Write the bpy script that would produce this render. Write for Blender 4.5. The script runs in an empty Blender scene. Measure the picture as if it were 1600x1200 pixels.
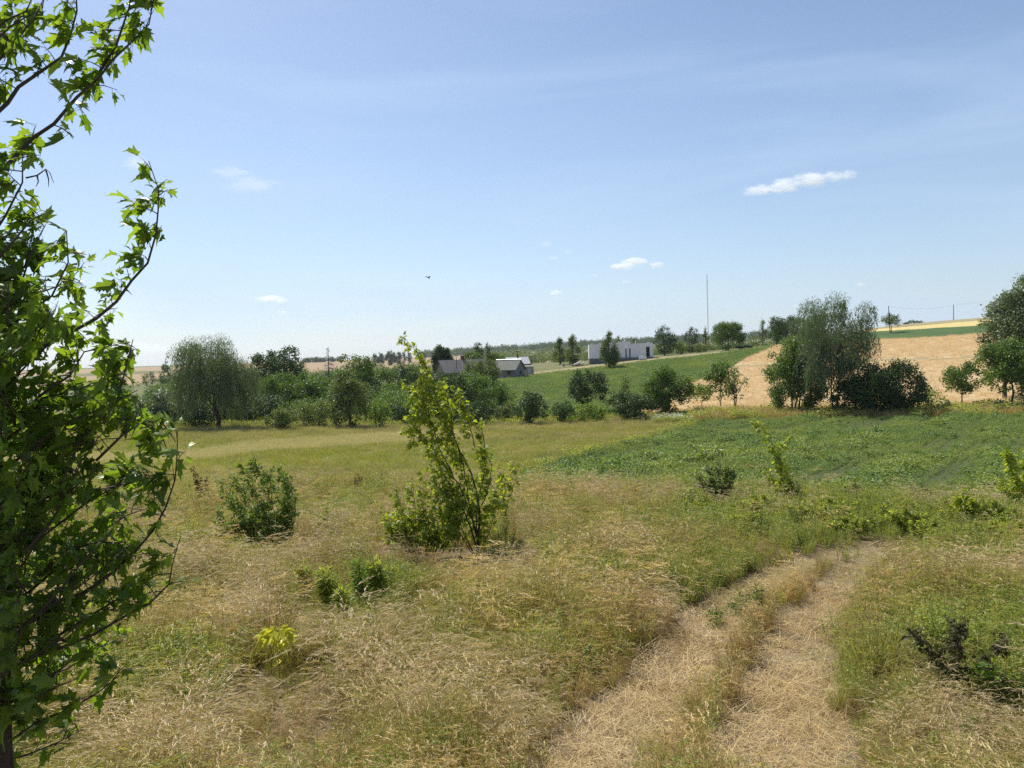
import bpy, math, random
import numpy as np
from mathutils import Matrix, Vector
C = bpy.context
S = C.scene
COL = S.collection
rng = np.random.default_rng(11)
random.seed(5)
D2R = math.pi / 180

# ------------------------------------------------------------------ camera
F = 1202.0
PITCH = math.atan(47 / F)
ROLL = math.atan(0.0314)
fw = np.array([0, math.cos(PITCH), -math.sin(PITCH)])
up0 = np.array([0, math.sin(PITCH), math.cos(PITCH)])
rt0 = np.array([1.0, 0, 0])
cr = math.cos(ROLL) * rt0 - math.sin(ROLL) * up0
cu = math.sin(ROLL) * rt0 + math.cos(ROLL) * up0
cam = bpy.data.objects.new('camera', bpy.data.cameras.new('camera'))
COL.objects.link(cam)
cam.matrix_world = Matrix(((cr[0], cu[0], -fw[0], 0), (cr[1], cu[1], -fw[1], 0), (cr[2], cu[2], -fw[2], 0), (0, 0, 0, 1)))
cam.data.sensor_width = 36
cam.data.lens = 36 * F / 1600
cam.data.clip_start = 0.05
cam.data.clip_end = 90000
S.camera = cam

# ------------------------------------------------------------------ light, sky, exposure
SUN_AZ = -32 * D2R      # from straight ahead, minus is to the left
SUN_EL = 53 * D2R
sun = bpy.data.objects.new('sun', bpy.data.lights.new('sun', 'SUN'))
COL.objects.link(sun)
sun.data.energy = 5.0
sun.data.angle = 0.5 * D2R
sun.data.color = (1.0, 0.95, 0.86)
sd = Vector((math.sin(SUN_AZ) * math.cos(SUN_EL), math.cos(SUN_AZ) * math.cos(SUN_EL), math.sin(SUN_EL)))
sun.rotation_euler = sd.to_track_quat('Z', 'Y').to_euler()
world = bpy.data.worlds.new('World')
S.world = world
world.use_nodes = True
wn = world.node_tree
wn.nodes.clear()
def N(nt, typ, **kw):
    n = nt.nodes.new(typ)
    for k, v in kw.items():
        setattr(n, k, v)
    return n
wo = N(wn, 'ShaderNodeOutputWorld')
bg = N(wn, 'ShaderNodeBackground')
sky = N(wn, 'ShaderNodeTexSky', sky_type='NISHITA')
sky.sun_disc = False
sky.sun_elevation = SUN_EL
sky.sun_rotation = SUN_AZ
sky.altitude = 200
sky.air_density = 1.0
sky.dust_density = 0.8
sky.ozone_density = 3.0
bg.inputs['Strength'].default_value = 0.094
# thin high cirrus veil
tc = N(wn, 'ShaderNodeTexCoord')
mp = N(wn, 'ShaderNodeMapping')
mp.inputs['Rotation'].default_value = (0, 0.05, 0.5)
mp.inputs['Scale'].default_value = (1.2, 2.6, 9.0)
nz = N(wn, 'ShaderNodeTexNoise')
nz.inputs['Scale'].default_value = 1.3
nz.inputs['Detail'].default_value = 7
nz.inputs['Roughness'].default_value = 0.55
nz.inputs['Distortion'].default_value = 0.4
rp = N(wn, 'ShaderNodeMapRange')
rp.inputs['From Min'].default_value = 0.46
rp.inputs['From Max'].default_value = 0.78
rp.inputs['To Max'].default_value = 0.45
mx = N(wn, 'ShaderNodeMix', data_type='RGBA')
mx.inputs['B'].default_value = (4.6, 5.9, 7.8, 1)
sx = N(wn, 'ShaderNodeSeparateXYZ')
hz = N(wn, 'ShaderNodeMapRange')   # the veil and the dust are thicker low over the land
hz.inputs['From Min'].default_value = 0.0
hz.inputs['From Max'].default_value = 0.42
hz.inputs['To Min'].default_value = 0.42
hz.inputs['To Max'].default_value = 0.03
ad = N(wn, 'ShaderNodeMath', operation='ADD', use_clamp=True)
wn.links.new(tc.outputs['Generated'], mp.inputs['Vector'])
wn.links.new(mp.outputs[0], nz.inputs['Vector'])
wn.links.new(nz.outputs['Fac'], rp.inputs['Value'])
wn.links.new(tc.outputs['Generated'], sx.inputs[0])
wn.links.new(sx.outputs['Z'], hz.inputs['Value'])
wn.links.new(rp.outputs[0], ad.inputs[0])
wn.links.new(hz.outputs[0], ad.inputs[1])
wn.links.new(ad.outputs[0], mx.inputs['Factor'])
wn.links.new(sky.outputs[0], mx.inputs['A'])
wn.links.new(mx.outputs['Result'], bg.inputs['Color'])
wn.links.new(bg.outputs[0], wo.inputs[0])
S.view_settings.view_transform = 'Standard'
S.view_settings.look = 'None'
S.view_settings.exposure = 0.42
S.view_settings.gamma = 1
S.render.engine = 'CYCLES'
S.cycles.use_denoising = False
S.cycles.max_bounces = 6
S.cycles.diffuse_bounces = 3
S.cycles.glossy_bounces = 1
S.cycles.transmission_bounces = 3
S.cycles.transparent_max_bounces = 6
S.cycles.volume_bounces = 3
S.cycles.volume_max_steps = 96
S.render.filter_size = 1.2

# ------------------------------------------------------------------ picture <-> place
def ray(px, py):
    dx = (np.asarray(px, float) - 800) / F
    dy = (600 - np.asarray(py, float)) / F
    return fw + dx[..., None] * cr + dy[..., None] * cu
def yh(px):
    return 553 - (px - 800) * 0.0314
def project(P):
    x = P @ cr; y = P @ cu; z = P @ fw
    z = np.where(z < 1e-3, 1e-3, z)
    return 800 + F * x / z, 600 - F * y / z

# ------------------------------------------------------------------ the land: heights by direction and range
COLS = np.array([-60, 200, 400, 600, 800, 1000, 1200, 1400, 1600, 1760.])
def ez(*e):   # heights above the eye line in photograph pixels
    return list(e)
R_Z = [(0.4, -1.58), (1.0, -1.6), (2.5, -1.9), (4, -2.5), (5.5, -2.95), (7.5, -3.35), (11, -3.78), (16, -4.28), (24, -5.2), (32, -6.05)]
R_E = [
 (42,  -186,-188,-190,-195,-205,-212,-215,-218,-222,-223),
 (60,  -150,-150,-152,-158,-163,-167,-170,-172,-175,-176),
 (80,  -125,-122,-122,-127,-133,-136,-140,-142,-145,-145),
 (105, -102,-98,-98,-104,-108,-110,-112,-116,-118,-118),
 (120, -92,-88,-88,-92,-96,-96,-98,-100,-100,-100),
 (145, -80,-74,-70,-68,-72,-70,-62,-50,-46,-44),
 (180, -68,-60,-50,-42,-40,-32,-20,-12,-8,-6),
 (220, -60,-50,-38,-28,-24,-14,-1,8,12,14),
 (260, -55,-44,-30,-22,-18,-11,0,20,28,32),
 (300, -50,-40,-26,-18,-17,-11,-2,26,36,40),
 (360, -45,-35,-24,-18,-19,-15,-6,24,34,38),
 (500, -34,-28,-22,-20,-15,-13,-9,10,15,18),
 (800, -21,-15,-15,-14,-8,-6,-4,0,0,0),
 (1200, -11,-7,-7,-7,-2,1,2,0,0,0),
 (2000, -4,-3,-1,-1,5,10,13,6,0,0),
 (3500, -1,-1,-1,-1,5,10,12,4,0,0),
 (7000, -1,-1,-1,-1,2,5,6,2,0,0)]
azc = []
for c in COLS:
    d = ray(c, yh(c)); azc.append(math.atan2(d[0], d[1]))
azc = np.array(azc)
rr, TT = [], []
for r, z in R_Z:
    rr.append(r); TT.append([z / r] * len(COLS))
for row in R_E:
    rr.append(row[0])
    l = []
    for c, e in zip(COLS, row[1:]):
        d = ray(c, yh(c) - e); l.append(d[2] / math.hypot(d[0], d[1]))
    TT.append(l)
lr = np.log(np.array(rr)); TT = np.array(TT)
def hermite(x, Y, xq):   # monotone-ish cubic along axis 0
    h = np.diff(x); dl = np.diff(Y, axis=0) / h[:, None]
    m = np.zeros_like(Y); m[0] = dl[0]; m[-1] = dl[-1]
    a, b = dl[:-1], dl[1:]
    with np.errstate(divide='ignore', invalid='ignore'):
        hm = 2 * a * b / (a + b)
    m[1:-1] = np.where(a * b > 0, hm, 0)
    i = np.clip(np.searchsorted(x, xq) - 1, 0, len(x) - 2)
    t = ((xq - x[i]) / h[i])[:, None]; t = np.clip(t, 0, 1)
    return ((2*t**3-3*t**2+1)*Y[i] + (t**3-2*t**2+t)*h[i][:, None]*m[i] + (-2*t**3+3*t**2)*Y[i+1] + (t**3-t**2)*h[i][:, None]*m[i+1])
NL, NA = 1400, 260
lq = np.linspace(lr[0], lr[-1], NL); aq = np.linspace(azc[0], azc[-1], NA)
G1 = hermite(lr, TT, lq)
G = hermite(azc, G1.T.copy(), aq).T.copy()
def smooth(G, n):
    for _ in range(n):
        G[1:-1] = (G[:-2] + 2 * G[1:-1] + G[2:]) / 4
        G[:, 1:-1] = (G[:, :-2] + 2 * G[:, 1:-1] + G[:, 2:]) / 4
    return G
G = smooth(G, 12)
def hash2(i, j, s):
    v = np.sin(i * 127.1 + j * 311.7 + s * 74.7) * 43758.5453
    return v - np.floor(v)
def vnoise(x, y, s=0.0):
    i = np.floor(x); j = np.floor(y); u = x - i; v = y - j
    u = u*u*(3-2*u); v = v*v*(3-2*v)
    return (hash2(i,j,s)*(1-u)+hash2(i+1,j,s)*u)*(1-v)+(hash2(i,j+1,s)*(1-u)+hash2(i+1,j+1,s)*u)*v
def fbm(x, y, s=0.0):
    return 0.5*vnoise(x,y,s)+0.3*vnoise(2.1*x,2.1*y,s+3)+0.2*vnoise(4.3*x,4.3*y,s+7)
RUT = []
def gz0(x, y):
    x = np.asarray(x, float); y = np.asarray(y, float)
    r = np.maximum(np.hypot(x, y), 0.41); a = np.arctan2(x, y)
    a = np.clip(a, aq[0], aq[-1] - 1e-6); l = np.clip(np.log(r), lq[0], lq[-1] - 1e-6)
    fi = (l - lq[0]) / (lq[1] - lq[0]); fj = (a - aq[0]) / (aq[1] - aq[0])
    i = np.minimum(fi.astype(int), NL - 2); j = np.minimum(fj.astype(int), NA - 2); u = fi - i; v = fj - j
    s = (G[i,j]*(1-u)+G[i+1,j]*u)*(1-v)+(G[i,j+1]*(1-u)+G[i+1,j+1]*u)*v
    z = s * r
    amp = np.clip((r - 2) / 10, 0, 1) * 0.16
    z = z + amp * (fbm(x * 0.35, y * 0.35, 1) - 0.5) + np.clip(r / 400, 0, 1) * 0.8 * (fbm(x * 0.03, y * 0.03, 5) - 0.5)
    return z
def seg_dist(x, y, poly):
    d = np.full(np.shape(x), 1e9)
    for (ax, ay), (bx, by) in zip(poly[:-1], poly[1:]):
        vx, vy = bx - ax, by - ay
        t = np.clip(((x - ax) * vx + (y - ay) * vy) / (vx * vx + vy * vy + 1e-9), 0, 1)
        d = np.minimum(d, np.hypot(x - ax - t * vx, y - ay - t * vy))
    return d
def rutmask(x, y):
    m = np.zeros(np.shape(x))
    for poly, w in RUT:
        d = seg_dist(x, y, poly) + 0.55 * (fbm(np.asarray(x) * 1.3, np.asarray(y) * 1.3, 9) - 0.5) + .12 * (vnoise(np.asarray(x) * 7, np.asarray(y) * 7, 2) - .5)
        w_ = w * np.clip((21.5 - np.hypot(x, y)) / 7, 0, 1) + .0001
        m = np.maximum(m, np.clip((w_ - d) / 0.22 + 0.5 * (w_ > .12), 0, 1))
    return m
def gz(x, y):
    z = gz0(x, y)
    if RUT:
        z = z - 0.07 * rutmask(x, y)
    return z
def hit(px, py, r0=1.5, r1=2500):
    d = ray(px, py); h = math.hypot(d[0], d[1])
    rs = np.exp(np.linspace(math.log(r0), math.log(r1), 3000))
    X = d[0] / h * rs; Y = d[1] / h * rs; Z = d[2] / h * rs
    under = Z < gz(X, Y)
    k = int(np.argmax(under)) if under.any() else len(rs) - 1
    return float(X[k]), float(Y[k]), float(gz(X[k], Y[k]))
def at(px, dist):   # ground point in the direction of a photograph column at a given range
    a = ray(px, yh(px)); az = math.atan2(a[0], a[1])
    for _ in range(4):
        x, y = dist * math.sin(az), dist * math.cos(az)
        z = float(gz(x, y))
        qx, _q = project(np.array([x, y, z]))
        az += (px - float(qx)) / F
    return x, y, z
RUT_PX = [([(880,1230),(955,1140),(1040,1050),(1090,990),(1150,935),(1215,897),(1280,872),(1330,860),(1400,846),(1480,838)], 0.38),
          ([(1215,1230),(1235,1150),(1243,1080),(1248,1010),(1270,960),(1310,915),(1345,885),(1385,862),(1430,848)], 0.42)]
_tmp = []
for pts, w in RUT_PX:
    _tmp.append(([hit(*p)[:2] for p in pts], w))
RUT = _tmp

# ------------------------------------------------------------------ mesh helper
class MB:
    def __init__(s):
        s.V, s.L, s.Z, s.T, s.n = [], [], [], [], 0
    def add(s, V, loops, sizes, tint=0.5):
        V = np.asarray(V, np.float32)
        s.V.append(V); s.L.append(np.asarray(loops, np.int32).ravel() + s.n); s.Z.append(np.asarray(sizes, np.int32).ravel())
        s.T.append(np.full(len(V), tint, np.float32) if np.isscalar(tint) else np.asarray(tint, np.float32))
        s.n += len(V)
    def faces(s, V, F_, tint=0.5):
        s.add(V, [i for f in F_ for i in f], [len(f) for f in F_], tint)
    def scatter(s, tmpl, P, X, Z, sc, tint, jit=0.0):
        """many copies of a small leaf joined into one mesh: P place, X along the leaf, Z its normal"""
        TV, TF = tmpl
        n = len(P)
        if n == 0: return
        X = X / np.maximum(np.linalg.norm(X, axis=1, keepdims=True), 1e-6)
        Y = np.cross(Z, X); Y /= np.maximum(np.linalg.norm(Y, axis=1, keepdims=True), 1e-6)
        Zn = np.cross(X, Y)
        sc = np.broadcast_to(np.asarray(sc, float).reshape(-1, 1) if np.ndim(sc) == 1 else np.full((n, 1), sc), (n, 1))
        K = len(TV)
        W = (P[:, None, :] + sc[:, None, :] * (TV[None, :, 0:1] * X[:, None, :] + TV[None, :, 1:2] * Y[:, None, :] + TV[None, :, 2:3] * Zn[:, None, :]))
        loops = np.array([i for f in TF for i in f]); sizes = [len(f) for f in TF]
        L = (np.arange(n)[:, None] * K + loops[None, :]).ravel()
        t = np.repeat(np.broadcast_to(np.asarray(tint, float), (n,)), K)
        s.add(W.reshape(-1, 3), L, np.tile(sizes, n), t)
    def tube(s, path, rad, sides=6, tint=0.5):
        P = np.asarray(path, float); n = len(P)
        rad = np.broadcast_to(np.asarray(rad, float), (n,))
        T = np.gradient(P, axis=0); T /= np.maximum(np.linalg.norm(T, axis=1, keepdims=True), 1e-9)
        ref = np.array([0.31, 0.95, 0.07]); U = np.cross(T, ref); U /= np.linalg.norm(U, axis=1, keepdims=True); Wv = np.cross(T, U)
        a = np.arange(sides) / sides * 2 * math.pi
        R = P[:, None, :] + rad[:, None, None] * (np.cos(a)[None, :, None] * U[:, None, :] + np.sin(a)[None, :, None] * Wv[:, None, :])
        F_ = []
        for i in range(n - 1):
            for j in range(sides):
                k = (j + 1) % sides
                F_.append((i*sides+j, i*sides+k, (i+1)*sides+k, (i+1)*sides+j))
        F_.append(tuple(range(sides - 1, -1, -1))); F_.append(tuple((n-1)*sides + j for j in range(sides)))
        s.faces(R.reshape(-1, 3), F_, tint)
    def box(s, c, size, rz=0, tint=0.5):
        x, y, z = [v / 2 for v in size]
        V = np.array([(i*x, j*y, k*z) for k in (-1, 1) for j in (-1, 1) for i in (-1, 1)])
        ca, sa = math.cos(rz), math.sin(rz)
        V = np.stack([V[:,0]*ca - V[:,1]*sa + c[0], V[:,0]*sa + V[:,1]*ca + c[1], V[:,2] + c[2]], 1)
        s.faces(V, [(0,2,3,1),(4,5,7,6),(0,1,5,4),(2,6,7,3),(0,4,6,2),(1,3,7,5)], tint)
    def mesh(s, name, mat, smooth=False):
        me = bpy.data.meshes.new(name)
        V = np.concatenate(s.V); L = np.concatenate(s.L); Zs = np.concatenate(s.Z); T = np.concatenate(s.T)
        me.vertices.add(len(V)); me.vertices.foreach_set('co', V.astype(np.float32).ravel())
        me.loops.add(len(L)); me.loops.foreach_set('vertex_index', L)
        me.polygons.add(len(Zs)); me.polygons.foreach_set('loop_start', np.concatenate([[0], np.cumsum(Zs)[:-1]]).astype(np.int32))
        me.polygons.foreach_set('use_smooth', np.full(len(Zs), bool(smooth)))
        at_ = me.attributes.new('tint', 'FLOAT', 'POINT'); at_.data.foreach_set('value', T)
        me.update(calc_edges=True)
        if mat is not None: me.materials.append(mat)
        return me
    def build(s, name, mat, parent=None, smooth=False, loc=None):
        if s.n == 0: return None
        if loc is not None:
            s.V = [v - np.asarray(loc, np.float32) for v in s.V]
        o = bpy.data.objects.new(name, s.mesh(name, mat, smooth)); COL.objects.link(o)
        if parent is not None: o.parent = parent
        elif loc is not None: o.location = loc
        return o
def tag(o, label, cat, group=None, kind=None):
    if kind: o['kind'] = kind
    if label: o['label'] = label
    if cat: o['category'] = cat
    if group: o['group'] = group
    return o
def empty(name, loc, label, cat, group=None, kind=None):
    o = bpy.data.objects.new(name, None); COL.objects.link(o); o.location = loc
    o.empty_display_size = 0.3
    return tag(o, label, cat, group, kind)

# ------------------------------------------------------------------ materials
def new_mat(name):
    m = bpy.data.materials.new(name); m.use_nodes = True; m.node_tree.nodes.clear()
    return m, m.node_tree
def mixc(nt, fac, a, b):
    n = N(nt, 'ShaderNodeMix', data_type='RGBA')
    for k, v in (('Factor', fac), ('A', a), ('B', b)):
        if isinstance(v, (tuple, list)): n.inputs[k].default_value = (*v[:3], 1)
        elif isinstance(v, (int, float)): n.inputs[k].default_value = v
        else: nt.links.new(v, n.inputs[k])
    return n.outputs['Result']
def noise(nt, vec, scale, detail=4, rough=0.6, lo=0.35, hi=0.65, dist=0.0):
    n = N(nt, 'ShaderNodeTexNoise'); n.inputs['Scale'].default_value = scale; n.inputs['Detail'].default_value = detail
    n.inputs['Roughness'].default_value = rough; n.inputs['Distortion'].default_value = dist
    if vec is not None: nt.links.new(vec, n.inputs['Vector'])
    r = N(nt, 'ShaderNodeMapRange'); r.inputs['From Min'].default_value = lo; r.inputs['From Max'].default_value = hi
    nt.links.new(n.outputs['Fac'], r.inputs['Value'])
    return r.outputs[0], n.outputs['Fac']
def soil(name, c1, c2, c3, s1=0.15, s2=1.5, s3=12, bump=0.3, stretch=None, rz=0.0, rough=0.95, c4=None, s4=0.04):
    """ground of a field: three noise scales of its own colours"""
    m, nt = new_mat(name)
    g = N(nt, 'ShaderNodeNewGeometry'); vec = g.outputs['Position']
    if stretch:
        mp = N(nt, 'ShaderNodeMapping'); mp.inputs['Rotation'].default_value = (0, 0, rz); mp.inputs['Scale'].default_value = stretch
        nt.links.new(vec, mp.inputs['Vector']); vec = mp.outputs[0]
    a, _ = noise(nt, vec, s1, 4, 0.6, 0.38, 0.62)
    b, _ = noise(nt, vec, s2, 5, 0.7, 0.35, 0.65)
    c, raw = noise(nt, g.outputs['Position'], s3, 6, 0.75, 0.3, 0.7)
    col = mixc(nt, a, c1, c2)
    if c4:
        d, _ = noise(nt, vec, s4, 3, 0.5, 0.45, 0.6); col = mixc(nt, d, col, c4)
    mlt = N(nt, 'ShaderNodeMath', operation='MULTIPLY'); nt.links.new(b, mlt.inputs[0]); mlt.inputs[1].default_value = 0.6
    col = mixc(nt, mlt.outputs[0], col, c3)
    mv = N(nt, 'ShaderNodeMapRange'); mv.inputs['To Min'].default_value = 0.72; mv.inputs['To Max'].default_value = 1.22
    nt.links.new(c, mv.inputs['Value'])
    vm = N(nt, 'ShaderNodeVectorMath', operation='SCALE'); nt.links.new(col, vm.inputs[0]); nt.links.new(mv.outputs[0], vm.inputs['Scale'])
    p = N(nt, 'ShaderNodeBsdfPrincipled'); p.inputs['Roughness'].default_value = rough; p.inputs['Specular IOR Level'].default_value = 0.1
    nt.links.new(vm.outputs[0], p.inputs['Base Color'])
    bp = N(nt, 'ShaderNodeBump'); bp.inputs['Strength'].default_value = bump; bp.inputs['Distance'].default_value = 0.1
    nt.links.new(raw, bp.inputs['Height']); nt.links.new(bp.outputs[0], p.inputs['Normal'])
    o = N(nt, 'ShaderNodeOutputMaterial'); nt.links.new(p.outputs[0], o.inputs[0])
    return m
def leafy(name, c1, c2, trans=0.35, tcol=None, rough=0.55, spec=0.25, patch=None, ps=0.25, objvar=0.0):
    """foliage: colour between c1 and c2 per leaf, light passes through"""
    m, nt = new_mat(name)
    at_ = N(nt, 'ShaderNodeAttribute', attribute_name='tint')
    col = mixc(nt, at_.outputs['Fac'], c1, c2)
    if patch:
        g = N(nt, 'ShaderNodeNewGeometry'); f, _ = noise(nt, g.outputs['Position'], ps, 4, 0.65, 0.44, 0.62)
        col = mixc(nt, f, col, mixc(nt, at_.outputs['Fac'], patch[0], patch[1]))
    if objvar:
        oi = N(nt, 'ShaderNodeObjectInfo'); hs = N(nt, 'ShaderNodeHueSaturation')
        mr = N(nt, 'ShaderNodeMapRange'); mr.inputs['To Min'].default_value = 1 - objvar; mr.inputs['To Max'].default_value = 1 + objvar
        nt.links.new(oi.outputs['Random'], mr.inputs['Value']); nt.links.new(mr.outputs[0], hs.inputs['Value'])
        nt.links.new(col, hs.inputs['Color']); col = hs.outputs[0]
    p = N(nt, 'ShaderNodeBsdfPrincipled'); p.inputs['Roughness'].default_value = rough; p.inputs['Specular IOR Level'].default_value = spec
    nt.links.new(col, p.inputs['Base Color'])
    t = N(nt, 'ShaderNodeBsdfTranslucent')
    tm = N(nt, 'ShaderNodeMix', data_type='RGBA', blend_type='MULTIPLY'); tm.inputs['Factor'].default_value = 1
    nt.links.new(col, tm.inputs['A']); tm.inputs['B'].default_value = (*(tcol or (1.5, 1.6, 0.7)), 1)
    nt.links.new(tm.outputs['Result'], t.inputs['Color'])
    ms = N(nt, 'ShaderNodeMixShader'); ms.inputs[0].default_value = trans
    nt.links.new(p.outputs[0], ms.inputs[1]); nt.links.new(t.outputs[0], ms.inputs[2])
    o = N(nt, 'ShaderNodeOutputMaterial'); nt.links.new(ms.outputs[0], o.inputs[0])
    return m
def plain(name, c1, c2=None, scale=3.0, rough=0.8, bump=0.2, stretch=(1, 1, 1), metal=0.0, detail=6):
    m, nt = new_mat(name)
    tc_ = N(nt, 'ShaderNodeTexCoord'); mp = N(nt, 'ShaderNodeMapping'); mp.inputs['Scale'].default_value = stretch
    nt.links.new(tc_.outputs['Object'], mp.inputs[0])
    f, raw = noise(nt, mp.outputs[0], scale, detail, 0.7, 0.3, 0.7)
    p = N(nt, 'ShaderNodeBsdfPrincipled'); p.inputs['Roughness'].default_value = rough; p.inputs['Metallic'].default_value = metal
    nt.links.new(mixc(nt, f, c1, c2 or tuple(x * 0.7 for x in c1)), p.inputs['Base Color'])
    bp = N(nt, 'ShaderNodeBump'); bp.inputs['Strength'].default_value = bump; bp.inputs['Distance'].default_value = 0.02
    nt.links.new(raw, bp.inputs['Height']); nt.links.new(bp.outputs[0], p.inputs['Normal'])
    o = N(nt, 'ShaderNodeOutputMaterial'); nt.links.new(p.outputs[0], o.inputs[0])
    return m
M = {}
M['meadow'] = soil('meadow_ground', (.13,.095,.05), (.10,.08,.04), (.22,.16,.095), .3, 2.2, 25, .6)
M['track'] = soil('track_ground', (.50,.395,.26), (.36,.275,.17), (.56,.45,.30), 1.3, 7, 45, 1.0, c4=(.27,.21,.12), s4=.6)
M['pink'] = soil('dry_strip_ground', (.40,.29,.19), (.34,.25,.15), (.44,.34,.23), .3, 3, 20, .5)
M['fieldgrass'] = soil('field_grass_ground', (.17,.165,.06), (.11,.13,.045), (.24,.215,.085), .09, .9, 9, .5, (0.35,1.6,1), 0.25, c4=(.26,.215,.09), s4=.05)
M['haypale'] = leafy('pale_hay_grass', (.38,.34,.15), (.70,.62,.33), .3, (1.2,1.15,.7), .55, .35)
M['hay'] = leafy('hay_grass', (.20,.19,.065), (.56,.49,.21), .3, (1.2,1.15,.6), .55, .35, patch=((.12,.13,.045), (.34,.33,.13)), ps=.12)
M['crop'] = soil('crop_ground', (.07,.075,.035), (.055,.085,.03), (.10,.11,.05), .2, 1.5, 12, .6)
M['potato'] = soil('hill_crop_ground', (.045,.10,.03), (.06,.125,.04), (.085,.12,.05), .06, .8, 5, .6, (1,.35,1), 0.5)
M['wheat'] = soil('wheat_ground', (.50,.385,.22), (.46,.35,.195), (.53,.41,.245), .05, .6, 3, .5, (.3,1.6,1), -0.1)
M['straw'] = soil('yellow_ground', (.50,.41,.17), (.46,.37,.16), (.54,.44,.2), .04, .5, 3, .4)
M['strip'] = soil('green_strip_ground', (.05,.10,.03), (.07,.12,.035), (.09,.12,.05), .08, .8, 4, .6)
M['verge'] = soil('verge_ground', (.13,.13,.05), (.09,.12,.04), (.22,.18,.09), .12, 1, 8, .6)
M['scrub'] = soil('scrub_ground', (.10,.13,.045), (.16,.15,.06), (.22,.18,.09), .02, .15, 1.2, .6, c4=(.075,.11,.035), s4=.012)
M['drypath'] = soil('dry_verge_ground', (.28,.235,.13), (.22,.20,.10), (.34,.28,.17), .08, .9, 6, .5)
M['margin'] = soil('margin_ground', (.135,.14,.06), (.11,.13,.045), (.21,.18,.095), .05, .5, 4, .6)
M['far_tan'] = soil('far_field_ground', (.30,.215,.125), (.27,.19,.11), (.33,.24,.14), .01, .1, .6, .3, (.4,1.5,1), 0.1)
M['far_green'] = soil('far_green_ground', (.09,.14,.05), (.12,.16,.06), (.15,.16,.07), .008, .06, .5, .4)
M['bark'] = plain('bark', (.06,.045,.032), (.03,.024,.018), 8, .9, .6, (1,1,.25))
M['palebark'] = plain('pale_bark', (.33,.31,.28), (.10,.09,.08), 5, .8, .3, (1,1,3))
M['twig'] = plain('twig', (.075,.045,.03), (.04,.028,.02), 12, .7, .3)
M['dead'] = plain('dead_wood', (.13,.11,.10), (.08,.065,.06), 8, .9, .3)
M['pole'] = plain('pole_wood', (.09,.08,.07), (.05,.045,.04), 6, .85, .4, (1,1,.1))
M['concrete'] = plain('pole_concrete', (.34,.33,.31), (.25,.24,.23), 4, .9, .2)
# foliage
M['maple'] = leafy('maple_leaf', (.075,.135,.020), (.21,.285,.05), .54, (1.65,1.7,.55), .42, .35)
M['young'] = leafy('young_maple_leaf', (.17,.235,.03), (.38,.43,.06), .55, (1.45,1.4,.5), .45, .3)
M['shoot'] = leafy('yellow_shoot_leaf', (.50,.50,.05), (.70,.66,.09), .45, (1.2,1.2,.6), .45, .3)
M['shrub'] = leafy('shrub_leaf', (.09,.15,.028), (.20,.28,.055), .4, (1.6,1.6,.6), .5, .3)
M['broad'] = leafy('broad_leaf', (.060,.110,.022), (.145,.215,.042), .32, (1.4,1.5,.5), .5, .3)
M['dark'] = leafy('dark_leaf', (.030,.062,.018), (.075,.118,.034), .22, (1.4,1.5,.6), .5, .3)
M['grey'] = leafy('grey_green_leaf', (.075,.11,.048), (.19,.235,.12), .28, (1.3,1.4,.7), .45, .45)
M['olive'] = leafy('olive_leaf', (.08,.115,.03), (.18,.225,.065), .3, (1.4,1.4,.6), .5, .3)
M['farleaf'] = leafy('far_leaf', (.045,.085,.026), (.10,.145,.048), .2, (1.3,1.4,.7), .6, .2)
M['drydark'] = leafy('withered_leaf', (.045,.05,.020), (.10,.095,.04), .3, (1.5,1.3,.7), .6, .2)
M['brown'] = leafy('brown_leaf', (.09,.07,.025), (.17,.13,.05), .3, (1.5,1.3,.7), .6, .2)
M['dry'] = leafy('dry_grass', (.16,.10,.038), (.78,.59,.27), .30, (1.2,1.1,.6), .5, .35, patch=((.13,.12,.03), (.54,.46,.17)), ps=.35)
M['drypale'] = leafy('straw', (.34,.25,.13), (.70,.56,.33), .25, (1.1,1.05,.8), .55, .3)
M['green'] = leafy('green_grass', (.09,.12,.022), (.34,.37,.10), .42, (1.5,1.45,.55), .5, .4, patch=((.14,.13,.04), (.40,.37,.12)), ps=.35)
M['weed'] = leafy('weed_leaf', (.17,.225,.045), (.36,.40,.10), .52, (1.45,1.4,.55), .5, .3)
M['crophi'] = leafy('crop_leaf', (.085,.14,.038), (.22,.30,.09), .32, (1.4,1.45,.6), .5, .3, patch=((.15,.19,.045), (.32,.38,.10)), ps=.16)
M['flower'] = plain('white_petal', (.85,.85,.80), (.75,.75,.68), 5, .7, 0)

# ------------------------------------------------------------------ ground sheet split into fields
az_f = np.concatenate([np.linspace(-180, -50, 40)[:-1], np.linspace(-50, -37, 60)[:-1], np.linspace(-37, 37, 1100)[:-1], np.linspace(37, 50, 60)[:-1], np.linspace(50, 180, 41)]) * D2R
r_f = np.exp(np.concatenate([np.linspace(math.log(.45), math.log(3), 30)[:-1], np.linspace(math.log(3), math.log(420), 560)[:-1], np.linspace(math.log(420), math.log(6900), 150)]))
AZ, RR_ = np.meshgrid(az_f, r_f)
GX, GY = RR_ * np.sin(AZ), RR_ * np.cos(AZ)
GZ = gz(GX, GY)
GP = np.stack([GX, GY, GZ], -1)
fcx = (GP[:-1,:-1] + GP[1:,1:] + GP[:-1,1:] + GP[1:,:-1]) / 4
FR = np.hypot(fcx[...,0], fcx[...,1])
def lin(px, pts):
    return np.interp(px, [p[0] for p in pts], [p[1] for p in pts])
def warp(P, s=1.0):
    return s * (fbm(P[...,0] * .5, P[...,1] * .5, 21) - .5)
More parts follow.
